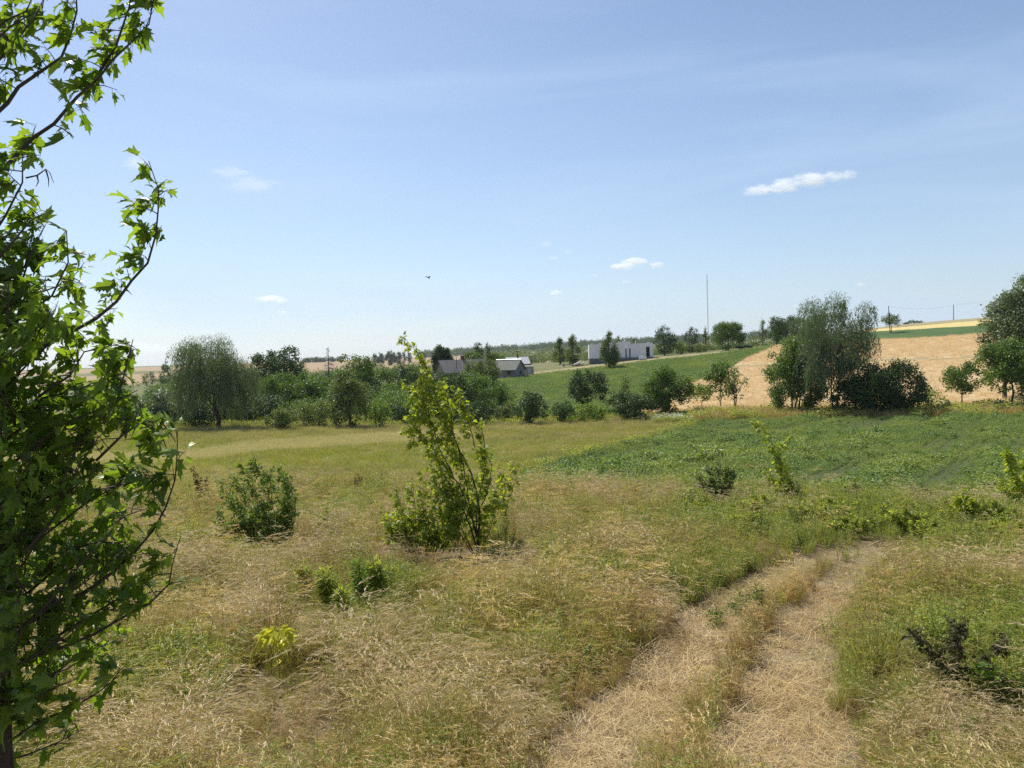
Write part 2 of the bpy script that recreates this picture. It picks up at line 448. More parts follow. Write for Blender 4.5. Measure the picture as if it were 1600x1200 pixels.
def classify(P):
    """which field a point of the ground belongs to"""
    r = np.hypot(P[...,0], P[...,1])
    px, py = project(P)
    front = P[...,1] > 0.5
    px = np.where(front, px, np.where(P[...,0] < 0, -3000, 4000))
    px = np.clip(px, -3000, 4500)
    py = np.where(front & (np.abs(px - 800) < 1500), py, 600 + 400 / np.maximum(r, .5) * 3)
    k = np.zeros(r.shape, int)                                    # 0 meadow
    edge = lin(px, [(0, 36), (500, 37), (820, 37), (1100, 34), (1600, 33)]) + 4 * (fbm(P[...,0]*.12, P[...,1]*.12, 31) - .5)
    far = r > edge
    k[far] = 1                                                    # grassy field
    strip_ = (px > 280) & (px < 665) & (r > edge - 4.5) & (r < edge + 1.5)
    k[strip_] = 2
    # boundary between grassy field and green crop
    cb = lin(py, [(648, 1100), (655, 1092), (668, 1065), (690, 1000), (712, 905), (735, 835), (750, 815), (770, 805)]) + 14 * (fbm(P[...,0]*.3, P[...,1]*.3, 4) - .5)
    k[far & (px > cb) & (r < 110)] = 3
    k[(r > 103) & (r < 117)] = 4                                  # verge under the trees
    hill = r >= 117
    k[hill] = 4
    vl = (r >= 117) & (px < 780) & (r < 420)
    k[vl] = 5                                                     # valley scrub and gardens
    pot = hill & (r < 420) & (px >= 770) & (py > lin(px, [(770, 596), (800, 591), (1020, 564), (1100, 556), (1210, 541), (1260, 537)]))
    wb = lin(py, [(536, 1235), (542, 1208), (560, 1165), (575, 1140), (597, 1085), (606, 1040), (640, 990), (660, 960)])
    k[pot & (px < wb)] = 6
    wht = hill & (r < 300) & (px >= wb) & (py > lin(px, [(1200, 544), (1210, 541), (1370, 531), (1460, 527), (1540, 521), (1700, 514)])) & (px > 1000)
    k[wht] = 7
    sep = lin(px, [(1050, 578), (1145, 572), (1220, 570), (1300, 566), (1370, 563), (1540, 558), (1700, 554)])
    k[wht & (np.abs(py - sep) < 1.6)] = 8
    up = hill & (r < 420) & (px > 1235) & ~wht & (py < 545)
    k[up] = 8
    k[up & (py > lin(px, [(1340, 519), (1400, 516), (1540, 508), (1700, 501)]))] = 9      # green strip
    k[up & (py <= lin(px, [(1340, 519), (1400, 516), (1540, 508), (1700, 501)])) & (py > lin(px, [(1340, 516), (1400, 512), (1540, 500), (1700, 491)]))] = 10
    dv = hill & (r < 420) & (px >= 770) & ~pot & ~wht & ~up
    k[dv] = 14
    k[dv & (py > lin(px, [(770, 590), (800, 586), (1020, 559), (1100, 552), (1210, 538.5), (1260, 534)]))] = 8
    fr = (r >= 420)
    k[fr] = 5
    k[(r > 430) & (r < 860) & (px < 210 + (r-430)*.15)] = 11
    k[(r > 1050) & (r < 2100) & (px < 760)] = 11
    k[(r > 600) & (r <= 1100) & (px > 420) & (px < 800)] = 11
    k[(r >= 2100) & (px < 800)] = 12
    k[(r >= 500) & (px >= 800)] = 5
    k[(r > 520) & (r < 640) & (px > 830) & (px < 960)] = 11
    rm = rutmask(P[...,0], P[...,1]) > .5
    k[rm & (r < 30)] = 13
    return k
KF = classify(fcx)
FIELDS = {0:('meadow','meadow'), 1:('grass_field','fieldgrass'), 2:('dry_strip','pink'), 3:('crop_field','crop'), 4:('verge','verge'), 5:('valley_ground','scrub'),
          6:('hillside_crop_field','potato'), 7:('wheat_field','wheat'), 8:('field_margin','drypath'), 9:('green_field','strip'), 10:('yellow_field','straw'), 11:('distant_wheat_field','far_tan'), 12:('distant_green_field','far_green'), 13:('dirt_track','track'), 14:('rough_grassland','margin')}
nr, na = GX.shape
IDX = np.arange(nr * na).reshape(nr, na)
Q = np.stack([IDX[:-1,:-1], IDX[:-1,1:], IDX[1:,1:], IDX[1:,:-1]], -1).reshape(-1, 4)[:, ::-1]
kf = KF.ravel()
flat = GP.reshape(-1, 3)
for k, (nm, mt) in FIELDS.items():
    q = Q[kf == k]
    if not len(q): continue
    u, inv = np.unique(q, return_inverse=True)
    b = MB(); b.add(flat[u], inv.reshape(-1), np.full(len(q), 4))
    o = b.build(nm, M[mt], smooth=True); o['kind'] = 'structure'

# ------------------------------------------------------------------ leaf templates
MAPLE_V = np.array([(0,0),(.30,0),(.56,0),(1,0),
  (-.02,.22),(.16,.17),(.50,.44),(.46,.17),(.72,.20),(.74,.08),
  (-.02,-.22),(.16,-.17),(.54,-.40),(.46,-.17),(.70,-.22),(.74,-.08)], float)
MAPLE_V = np.column_stack([MAPLE_V, .45*np.abs(MAPLE_V[:,1]) - .42*MAPLE_V[:,0]**2])
MAPLE_F = [(0,1,5,4),(1,7,6,5),(1,2,7),(2,9,8,7),(2,3,9),(0,10,11,1),(1,11,12,13),(1,13,2),(2,13,14,15),(2,15,3)]
MAPLE_T = (MAPLE_V, MAPLE_F)
MAPLE_C = (np.column_stack([MAPLE_V[:,0]*.86, MAPLE_V[:,1]*.72, .9*np.abs(MAPLE_V[:,1]) - .75*MAPLE_V[:,0]**2]), MAPLE_F)
MAPLE_D = (np.column_stack([MAPLE_V[:,0], MAPLE_V[:,1]*.9 + .12*MAPLE_V[:,0]**2, -.35*np.abs(MAPLE_V[:,1]) - .25*MAPLE_V[:,0]**2 + .25*MAPLE_V[:,0]*MAPLE_V[:,1]]), MAPLE_F)
LEAF_T = (np.array([(0,0,0),(.45,.30,.06),(1,0,-.12),(.45,-.30,.06)], float), [(0,1,2,3)])
NARROW_T = (np.array([(0,0,0),(.4,.13,.02),(1,0,-.1),(.4,-.13,.02)], float), [(0,1,2,3)])
SPIKE_T = (np.array([(0,0,0),(.35,.075,.01),(1,0,-.08),(.35,-.075,.01)], float), [(0,1,2,3)])
LOBED_T = (np.array([(0,0,0),(.1,.3,.08),(.35,.28,.03),(.5,.5,.05),(.6,.2,0),(1,0,-.15),(.6,-.2,0),(.5,-.5,.05),(.35,-.28,.03),(.1,-.3,.08)], float), [(0,1,2,8,9),(2,3,4,6,7,8),(4,5,6)])
def rnd_dirs(n):
    d = rng.normal(size=(n, 3)); return d / np.linalg.norm(d, axis=1, keepdims=True)

# ------------------------------------------------------------------ scatter object (one piece of stuff)
def source(name, mb, mat):
    o = bpy.data.objects.new(name, mb.mesh(name, mat)); return o      # not placed in the scene itself
def multi_source(name, parts):
    """one tuft of several materials"""
    big = MB(); ids = []
    for mb, mat in parts:
        for v, l, z, t in zip(mb.V, mb.L, mb.Z, mb.T): pass
    me = None
    V, L, Z, T, MI, off = [], [], [], [], [], 0
    for k, (mb, mat) in enumerate(parts):
        v = np.concatenate(mb.V); l = np.concatenate(mb.L); z = np.concatenate(mb.Z); t = np.concatenate(mb.T)
        V.append(v); L.append(l + off); Z.append(z); T.append(t); MI.append(np.full(len(z), k)); off += len(v)
    big.V, big.L, big.Z, big.T, big.n = V, L, Z, T, off
    me = big.mesh(name, None)
    for mb, mat in parts: me.materials.append(mat)
    me.polygons.foreach_set('material_index', np.concatenate(MI).astype(np.int32))
    return bpy.data.objects.new(name, me)
def scatter_object(name, P, scale, idx, sources, label, cat, tilt=0.12):
    n = len(P)
    me = bpy.data.meshes.new(name); me.vertices.add(n); me.vertices.foreach_set('co', np.asarray(P, np.float32).ravel())
    rot = np.stack([rng.normal(0, tilt, n), rng.normal(0, tilt, n), rng.uniform(0, 6.283, n)], 1)
    a = me.attributes.new('rot', 'FLOAT_VECTOR', 'POINT'); a.data.foreach_set('vector', rot.astype(np.float32).ravel())
    a = me.attributes.new('scl', 'FLOAT', 'POINT'); a.data.foreach_set('value', np.asarray(scale, np.float32))
    a = me.attributes.new('idx', 'INT', 'POINT'); a.data.foreach_set('value', np.asarray(idx, np.int32))
    o = bpy.data.objects.new(name, me); COL.objects.link(o); tag(o, label, cat, kind='stuff')
    ng = bpy.data.node_groups.new(name, 'GeometryNodeTree')
    ng.interface.new_socket('Geometry', in_out='INPUT', socket_type='NodeSocketGeometry')
    ng.interface.new_socket('Geometry', in_out='OUTPUT', socket_type='NodeSocketGeometry')
    gi = ng.nodes.new('NodeGroupInput'); go = ng.nodes.new('NodeGroupOutput')
    jn = ng.nodes.new('GeometryNodeJoinGeometry')
    for s in reversed(sources):
        oi = ng.nodes.new('GeometryNodeObjectInfo'); oi.inputs['Object'].default_value = s
        g2 = ng.nodes.new('GeometryNodeGeometryToInstance')
        ng.links.new(oi.outputs['Geometry'], g2.inputs[0]); ng.links.new(g2.outputs[0], jn.inputs[0])
    ip = ng.nodes.new('GeometryNodeInstanceOnPoints'); ip.inputs['Pick Instance'].default_value = True
    def attr(nm, typ):
        k = ng.nodes.new('GeometryNodeInputNamedAttribute'); k.data_type = typ; k.inputs['Name'].default_value = nm
        return k.outputs['Attribute']
    ng.links.new(gi.outputs[0], ip.inputs['Points']); ng.links.new(jn.outputs[0], ip.inputs['Instance'])
    ng.links.new(attr('idx', 'INT'), ip.inputs['Instance Index']); ng.links.new(attr('rot', 'FLOAT_VECTOR'), ip.inputs['Rotation'])
    ng.links.new(attr('scl', 'FLOAT'), ip.inputs['Scale']); ng.links.new(ip.outputs[0], go.inputs[0])
    md = o.modifiers.new('scatter', 'NODES'); md.node_group = ng
    return o

def blades(mb, n, rad, h, w, lean=(-.35, 0), seg=3, head=0.0, spread=.35, tl=0.0, th=1.0):
    """n curved grass blades in a tuft; head: share of stems that carry a seed head"""
    for i in range(n):
        a, q = random.uniform(0, 6.283), rad * math.sqrt(random.random())
        x, y = q * math.cos(a), q * math.sin(a)
        hh = h * random.uniform(.45, 1.1)
        bx, by = random.gauss(lean[0], spread) * hh, random.gauss(lean[1], spread) * hh
        fa = random.uniform(0, 3.1416); wx, wy = math.cos(fa) * w / 2, math.sin(fa) * w / 2
        V = []; t0 = random.uniform(tl, th)
        for k in range(seg + 1):
            t = k / seg; ww = (1 - t * .85)
            px_, py_, pz_ = x + bx * t * t, y + by * t * t, hh * (t - .18 * t * t * (abs(bx) + abs(by)) / max(hh, .01))
            V += [(px_ - wx * ww, py_ - wy * ww, pz_), (px_ + wx * ww, py_ + wy * ww, pz_)]
        mb.faces(np.array(V), [(2*k, 2*k+1, 2*k+3, 2*k+2) for k in range(seg)], t0)
        if random.random() < head:
            tip = np.array([x + bx, y + by, V[-1][2]])
            d = np.array([bx * 1.6 - .3 * h * .3, by * 1.6, -.02]); d = d / (np.linalg.norm(d) + 1e-6)
            L_ = h * random.uniform(.16, .28)
            m = 9
            Pp = tip + np.outer(np.linspace(-.5, .6, m), d) * L_ + rng.normal(0, w * .5, (m, 3))
            mb.scatter(SPIKE_T, Pp, d + rng.normal(0, .22, (m, 3)), rnd_dirs(m), L_ * .36, min(1, t0 + .3))

def herb(mb, n, h, leaf, lmat_t=LEAF_T, rad=.12, m=12, spread=.18):
    """leafy stems"""
    for i in range(n):
        a, q = random.uniform(0, 6.283), rad * math.sqrt(random.random())
        b = np.array([q*math.cos(a), q*math.sin(a), 0]); hh = h * random.uniform(.6, 1.1)
        tip = b + np.array([random.gauss(-.12, spread) * hh, random.gauss(0, spread) * hh, hh])
        mid = (b + tip) / 2 + rng.normal(0, .02, 3)
        mb.tube([b, mid, tip], [.004, .003, .0015], 3, .3)
        t = np.sort(rng.uniform(.2, 1, m))
        P = b + np.outer(t, tip - b)
        ang = np.arange(m) * 2.4 + random.random() * 6
        X = np.stack([np.cos(ang), np.sin(ang), rng.uniform(-.1, .7, m)], 1)
        Z = np.stack([-.5*np.cos(ang), -.5*np.sin(ang), np.ones(m)], 1) + rng.normal(0, .3, (m, 3))
        mb.scatter(lmat_t, P, X, Z, leaf * rng.uniform(.6, 1.1, m) * (1.15 - .5 * t), rng.uniform(.1, .9, m))
def dots(mb, n, rad, h, sz):
    P = np.stack([rng.normal(0, rad, n), rng.normal(0, rad, n), h * rng.uniform(.75, 1.15, n)], 1)
    X = rnd_dirs(n); X[:, 2] *= .2
    Z = np.tile([0, 0, 1.], (n, 1)) + rng.normal(0, .3, (n, 3))
    mb.scatter(([(-.5,-.3,0),(.5,-.3,0),(.5,.3,0),(-.5,.3,0)] if False else np.array([(-.5,0,0),(-.25,-.45,0),(.25,-.45,0),(.5,0,0),(.25,.45,0),(-.25,.45,0)]), [(0,1,2,3,4,5)]), P, X, Z, sz, 1.0)

# tuft sources for the near meadow
def src_dry(k):
    b = MB(); random.seed(100 + k)
    if k == 0: blades(b, 34, .12, .66, .0068, (-.26, -.05), 4, .35, .24, 0, .45)
    elif k == 1: blades(b, 20, .11, .80, .0062, (-.36, -.08), 4, .75, .24, .5, 1)
    else: blades(b, 36, .12, .50, .007, (-.22, -.05), 3, .3, .30, .15, .8)
    return source('dry_tuft_source', b, M['dry'])
def src_short(k):
    b = MB(); random.seed(200 + k); blades(b, 40, .16, .20, .007, (-.2, 0), 2, 0, .5, 0, .8); return source('short_tuft_source', b, M['dry'])
def src_green(k):
    b = MB(); random.seed(300 + k); blades(b, 34, .13, .55, .0075, (-.30, 0), 3, .15, .30); return source('green_tuft_source', b, M['green'])
def src_weed(k):
    b = MB(); random.seed(400 + k); herb(b, 9, .55, .060, NARROW_T if k else LEAF_T, .16, 18); return source('weed_source', b, M['weed'])
def src_fleabane(k):
    b = MB(); random.seed(500 + k); herb(b, 7, .45, .035, NARROW_T, .16, 9); d = MB(); dots(d, 7, .13, .44, .011)
    return multi_source('flowering_weed_source', [(b, M['green']), (d, M['flower'])])
def src_litter(k):
    b = MB(); random.seed(600 + k)
    for i in range(44):
        a = random.gauss(2.6, .9); L_ = random.uniform(.05, .26); x, y = random.gauss(0, .17), random.gauss(0, .17)
        d = np.array([math.cos(a), math.sin(a), random.uniform(-.02, .25)]); s_ = np.array([-d[1], d[0], 0]) * .0022
        p = np.array([x, y, random.uniform(.0, .03)]); q = p + d * L_
        b.faces(np.array([p - s_, p + s_, q + s_ * .5, q - s_ * .5]), [(0,1,2,3)], random.random())
    return source('straw_litter_source', b, M['dry'] if k != 2 else M['drypale'])
def src_pale(k):
    b = MB(); random.seed(700 + k); blades(b, 20, .15, .78, .0056, (-.42, -.1), 4, .9, .26, .3, 1); return source('pale_tuft_source', b, M['drypale'])
SRC = [src_dry(0), src_dry(1), src_short(0), src_green(0), src_green(1), src_weed(0), src_weed(1), src_fleabane(0), src_litter(0), src_pale(0), src_dry(2)]
def sector(n, r0, r1, a0=-41, a1=41):
    r = np.sqrt(rng.uniform(r0*r0, r1*r1, n)); a = rng.uniform(a0, a1, n) * D2R
    return r * np.sin(a), r * np.cos(a), r
PX_, PY_, PR_ = [], [], []
for n_, a_, b_ in ((4900, 3.7, 8), (8800, 8, 16), (14000, 16, 40)):
    x, y, r = sector(n_, a_, b_); PX_.append(x); PY_.append(y); PR_.append(r)
gx, gy, gr = map(np.concatenate, (PX_, PY_, PR_))
P = np.stack([gx, gy, gz(gx, gy)], 1)
kk = classify(P)
rm = rutmask(gx, gy)
keep = ((kk == 0) | (kk == 2) | (kk == 13))
n1 = fbm(gx * .28, gy * .28, 41); n2 = fbm(gx * .5, gy * .5, 57); n3 = fbm(gx * .9, gy * .9, 77); u = rng.random(len(gx))
px, py = project(P)
idx = np.where(u < .24, 0, np.where(u < .42, 10, np.where(u < .56, 2, np.where(u < .80, 3, 1))))
gm = n1 + .05 * (px < 560) + .14 * ((px > 1000) & (py > 760) & (py < 880)) + .06 * (px > 1350) + .05 * ((px > 400) & (px < 620) & (py < 1000))
idx = np.where((gm > .56) & (u > .35), np.where(u < .8, 3, 4), idx)
idx = np.where((n2 > .60) & (u < .35), np.where(u < .18, 5, 6), idx)
idx = np.where((n3 > .56) & (u > .90), 7, idx)
wd = (px > 1060) & (py > 765) & (py < 850) & (u < .55); idx = np.where(wd, np.where(u < .28, 5, np.where(u < .48, 6, 7)), idx)
idx = np.where((n2 < .37) & (u > .55), 9, idx)
idx = np.where((u > .975) & (n3 > .5), 7, np.where((u > .93) & (n3 < .5), 6, idx))
d0_, d1_ = seg_dist(gx, gy, RUT[0][0]), seg_dist(gx, gy, RUT[1][0])
ridge = (d0_ < 1.35) & (d1_ < 1.25) & (gr < 15)
idx = np.where(ridge & (u < .8), np.where(u < .42, 0, np.where(u < .6, 10, 3)), idx)
inr = (rm > .35)
idx = np.where((~ridge) & (u > .86) & (u < .93), np.where(n2 > .5, 6, np.where(n3 > .5, 5, 4)), idx)
idx = np.where(inr, np.where(u < .45, 8, 2), idx)
sc = rng.uniform(.75, 1.25, len(gx)) * (1 + np.clip((gr - 14) / 30, 0, 1) * .35)
sc = sc * (0.60 + .40 * np.clip((gr - 4) / 4, 0, 1)) * (.45 + 1.05 * fbm(gx * .9, gy * .9, 123))
nearrut = np.zeros(len(gx))
for poly, w in RUT: nearrut = np.maximum(nearrut, np.clip(1 - (seg_dist(gx, gy, poly) - w) / .7, 0, 1))
sc = np.where(inr & (idx != 8), sc * (.30 + .25 * n3), sc * (1 - .45 * nearrut * (idx != 8) * np.where(ridge, .8, 1.0)))
sc = np.where(ridge & ~inr, sc * np.clip(.30 + .75 * (d0_ - .33) / .6, .3, .9), sc)
for cx_, cy_, hw_, ln_, f_ in ((436, 1076, .6, 2.8, .30), (1520, 1110, .9, 1.3, .6), (560, 955, 1.0, 1.6, .55), (925, 1062, .3, .5, .6), (745, 872, 1.3, 2.6, .5), (668, 872, 1.2, 2.4, .55), (425, 862, 1.2, 2.4, .55)):
    a_ = hit(cx_, cy_); k_ = math.hypot(a_[0], a_[1]); d_ = seg_dist(gx, gy, [(a_[0], a_[1]), (a_[0] * (1 - ln_ / k_), a_[1] * (1 - ln_ / k_))])
    sc = np.where(d_ < hw_, sc * f_, sc)
keep &= ~(inr & (idx == 2) & (rng.random(len(gx)) < .35))
g = scatter_object('grass', P[keep], sc[keep], idx[keep], SRC, 'dry and green meadow grass with weeds around the dirt track', 'grass')

# litter of straw lying on the track
x, y, r = sector(4200, 3, 26, -5, 41)
lm = (rutmask(x, y) > .2)
P = np.stack([x, y, gz(x, y)], 1)[lm]
scatter_object('straw', P, rng.uniform(.6, 1.1, len(P)), rng.integers(0, 2, len(P)), [src_litter(1), src_litter(2)], 'flattened straw lying in the wheel ruts of the track', 'straw', .05)

# grass of the field beyond the meadow
def src_fg(k, mat, h=.42, w=.013, n=46, head=.3):
    b = MB(); random.seed(800 + k); blades(b, n, .55, h, w, (-.2, 0), 2, head, .3); return source('field_tuft_source', b, M[mat])
FSRC = [src_fg(0, 'hay'), src_fg(1, 'green'), src_fg(2, 'hay'), src_fg(3, 'haypale', .48)]
x, y, r = sector(36000, 34, 106)
P = np.stack([x, y, gz(x, y)], 1); k = classify(P)
kp = (k == 1) | (k == 2)
px, py = project(P)
st = fbm(x * .04 + y * .01, y * .30 - x * .05, 88); u = rng.random(len(x))
pale = (np.abs(py - lin(px, [(270, 718), (400, 700), (600, 686), (700, 682)])) < 8) & (px < 720)
gt = .46 + .28 * ((py < 738) & (py > 692)) + 1.5 * (st - .5)
ix = np.where(u < gt, 1, np.where(u < .93, 0, 3)); ix = np.where(pale & (u < .95), 3, ix)
ix = np.where((py < lin(px, [(300, 676), (640, 676), (1080, 664)])) & (px > 540) & (u < .85), 0, ix)
ix = np.where(k == 2, 3, ix)
sc = rng.uniform(.6, 1.1, len(x)); sc = np.where(k == 2, sc * .45, sc)
scatter_object('field_grass', P[kp], sc[kp], ix[kp], FSRC, 'uneven tan and olive grass of the hay field in front of the tree line', 'grass')

# crop plants, in rows
def src_crop(k, mat='crophi', leaf=.095, rad=.28, h=.34, n=120):
    b = MB(); r_ = np.random.default_rng(900 + k)
    P = np.stack([r_.normal(0, rad*.55, n), r_.normal(0, rad*.55, n), h * r_.uniform(.2, 1, n)], 1)
    X = P * [1, 1, 0] + r_.normal(0, .12, (n, 3)); Z = np.tile([0, 0, 1.], (n, 1)) + r_.normal(0, .5, (n, 3))
    b.scatter(LEAF_T, P, X, Z, leaf * r_.uniform(.6, 1.2, n), r_.uniform(0, 1, n)); return source('crop_plant_source', b, M[mat])
CS = [src_crop(0), src_crop(1), src_crop(2, leaf=.16, h=.5), src_fg(5, 'green', .5, .016, 30)]
ca, sa = math.cos(.95), math.sin(.95)
U, W_ = np.meshgrid(np.arange(-150, 150, .42), np.arange(-130, 130, .62))
U = U + rng.normal(0, .1, U.shape); W_ = W_ + rng.normal(0, .05, W_.shape)
x = (U * ca - W_ * sa).ravel() + 20; y = (U * sa + W_ * ca).ravel() + 70
r = np.hypot(x, y); m = (r > 30) & (r < 108) & (y > 20) & (np.abs(np.arctan2(x, y)) < 42 * D2R); x, y = x[m], y[m]
P = np.stack([x, y, gz(x, y)], 1); m = classify(P) == 3; P = P[m]; x, y = P[:, 0], P[:, 1]
u = rng.random(len(P)); dens = fbm((x * ca + y * sa) * .045, (-x * sa + y * ca) * .42, 91)
dens = np.clip((dens - .5) * 2.0 + .5, 0, 1); m = (u < .62 + 1.0 * dens); P = P[m]; x, y = P[:, 0], P[:, 1]; dens = dens[m]
sc = rng.uniform(.55, 1.2, len(P)) * (.40 + 1.25 * dens)
ix = np.where(rng.random(len(P)) < .08, 2, rng.integers(0, 2, len(P))); ix = np.where((fbm(x*.15, y*.15, 12) > .58) & (rng.random(len(P)) < .4), 3, ix)
scatter_object('crop_plants', P, sc, ix, CS, 'low green crop plants growing in rows beyond the meadow on the right', 'crop')
# hillside crop
U, W_ = np.meshgrid(np.arange(-150, 150, .75), np.arange(-150, 150, .95))
U = U + rng.normal(0, .2, U.shape); W_ = W_ + rng.normal(0, .07, W_.shape); ca, sa = math.cos(1.15), math.sin(1.15)
x = (U * ca - W_ * sa).ravel() + 20; y = (U * sa + W_ * ca).ravel() + 165
r = np.hypot(x, y); m = (r > 115) & (r < 262) & (y > 20) & (np.abs(np.arctan2(x, y)) < 26 * D2R); x, y = x[m], y[m]
P = np.stack([x, y, gz(x, y)], 1); P = P[classify(P) == 6]
scatter_object('potato_plants', P, rng.uniform(1.0, 1.7, len(P)), rng.integers(0, 2, len(P)), CS[:2], 'dark green potato plants covering the hillside behind the trees', 'crop')
# standing wheat
b = MB(); random.seed(77); blades(b, 70, .9, .8, .022, (-.12, 0), 2, .6, .12, .2, 1); WS = [source('wheat_source', b, M['drypale'])]
M['wheatear'] = leafy('wheat_straw', (.60,.465,.27), (.76,.61,.37), .3, (1.1,1.0,.85), .7, .2)
WS[0].data.materials[0] = M['wheatear']
x, y, r = sector(42000, 112, 300, 2, 36)
P = np.stack([x, y, gz(x, y)], 1); P = P[classify(P) == 7]
P[:, 2] -= .33
scatter_object('wheat', P, rng.uniform(.7, 1.0, len(P)), np.zeros(len(P)), WS, 'ripe wheat standing on the hillside behind the right hand trees', 'wheat')
# rough herbs of the verge and of the valley
VS = [src_fg(11, 'green', .7, .02, 40, .1), src_crop(7, 'weed', .16, .5, .6, 60), src_fg(12, 'dry', .6, .02, 40, .3)]
x, y, r = sector(16000, 99, 150)
P = np.stack([x, y, gz(x, y)], 1); k = classify(P); px, py = project(P)
m = ((k == 4) | (k == 5)); P, px = P[m], px[m]
pick = rng.random(len(P)); n_ = fbm(P[:,0]*.1, P[:,1]*.1, 3)
ix = np.where(pick < .45 * n_ * 2, 0, np.where(pick < .8, 1, 2)); ix = np.where((px > 1080) & (pick < .5), 2, ix)
ex = []
for q in rng.uniform(0, 1, 420):
    py_ = 652 + 92 * q; c_ = float(lin(py_, [(648, 1100), (655, 1092), (668, 1065), (690, 1000), (712, 905), (735, 835), (750, 815)])) + rng.normal(0, 6)
    ex.append(hit(c_, py_, 20, 130))
P = np.concatenate([P, np.array(ex)]); ix = np.concatenate([ix, rng.choice([0, 0, 1, 2], len(ex))])
pv, _q = project(P); vs = rng.uniform(.5, 1.2, len(P)) * np.where((pv > 1080) & (np.hypot(P[:,0], P[:,1]) > 103), 1.7, 1.0)  # right-hand weeds scaled taller so their own shade darkens the bank
scatter_object('verge_weeds', P, vs, ix, VS, 'rough grass and weeds along the foot of the tree line', 'weeds')
# ------------------------------------------------------------------ trees and shrubs
def locate(px, y=None, d=None):
    p = hit(px, y) if y is not None else at(px, d)
    return np.array(p), math.hypot(p[0], p[1])
def height_to(px, top, r, z):
    v = ray(px, top); return v[2] / math.hypot(v[0], v[1]) * r - z
def leaf_ball(mb, blobs, leaf, cover, tmpl=LEAF_T, vol=.3, up=.35, tint=(0, 1), droop=0.0, rough=.55):
    for c, rad in blobs:
        rad = np.asarray(rad, float) * np.ones(3)
        area = 4 * math.pi * (rad[0] * rad[1] * rad[2]) ** (2/3)
        n = max(6, int(area * cover / (.3 * leaf * leaf)))
        d = rnd_dirs(n)
        q = rng.uniform(.80, 1.12, n); nv = int(n * vol); q[:nv] = rng.uniform(.25, .85, nv)
        P = c + d * rad * q[:, None] + rng.normal(0, leaf * .5, (n, 3))
        Z = d * 1.1 + rng.normal(0, rough, (n, 3)); Z[:, 2] += up
        X = rnd_dirs(n); X[:, 2] -= droop
        base = rng.uniform(tint[0], tint[1])
        mb.scatter(tmpl, P, X, Z, leaf * rng.uniform(.6, 1.3, n), np.clip(.5 * base + .5 * rng.random(n), 0, 1))
def crown_blobs(H, W, z0, n, br=.34, flat=.9, top=0.0, lean=0.0, taper=0.0):
    """blob centres through an egg-shaped crown from z0 to H"""
    hc = (H - z0) / 2; R = W / 2; out = []
    for i in range(n):
        d = rnd_dirs(1)[0]
        if i % 3 == 0: d[2] = abs(d[2])
        q = random.uniform(.5, .88)
        b = br * random.uniform(.55, 1.25) * min(R, hc * 1.3)
        zz = z0 + hc + d[2] * q * hc
        t = (zz - z0) / (2 * hc)
        tw = 1 - taper * t
        c = np.array([d[0] * q * R * tw + lean * t * H, d[1] * q * R * .9 * tw, min(zz, H - b * .9)])
        c[2] = max(c[2], z0 + b * .6)
        out.append((c, (b, b, b * flat)))
    out.append((np.array([lean * .5 * H, 0, z0 + hc]), (R * .52, R * .50, hc * .60)))
    return out
def trunk_mesh(mb, H, z0, blobs, rad, limbs=5, stems=1, spread=.0, lean=0.0):
    for s in range(stems):
        a = random.uniform(0, 6.28); off = spread * (0 if stems == 1 else random.uniform(.3, 1))
        b = np.array([math.cos(a) * off * .35, math.sin(a) * off * .35, -.25])
        topz = z0 + (H - z0) * .55
        t = np.array([math.cos(a) * off + lean * topz * .5, math.sin(a) * off, topz])
        k = np.linspace(0, 1, 6)[:, None]
        path = b + (t - b) * k + rng.normal(0, rad * .5, (6, 3)) * np.array([1, 1, 0]) * (k > 0)
        mb.tube(path, rad * (1 - .75 * k[:, 0]) * (1.0 if stems == 1 else .6), 7, .5)
        for i in range(limbs):
            c, br_ = blobs[(i * 7 + s) % len(blobs)]
            j = random.randint(2, 4); p = path[j]
            mid = (p + c) / 2 + np.array([0, 0, -.08 * H * random.random()])
            mb.tube([p, mid, c], [rad * .38, rad * .25, rad * .08], 5, .5)
def r_fill(px, top, d):
    return px < 800 and top > 575 and (d is None or d < 150)
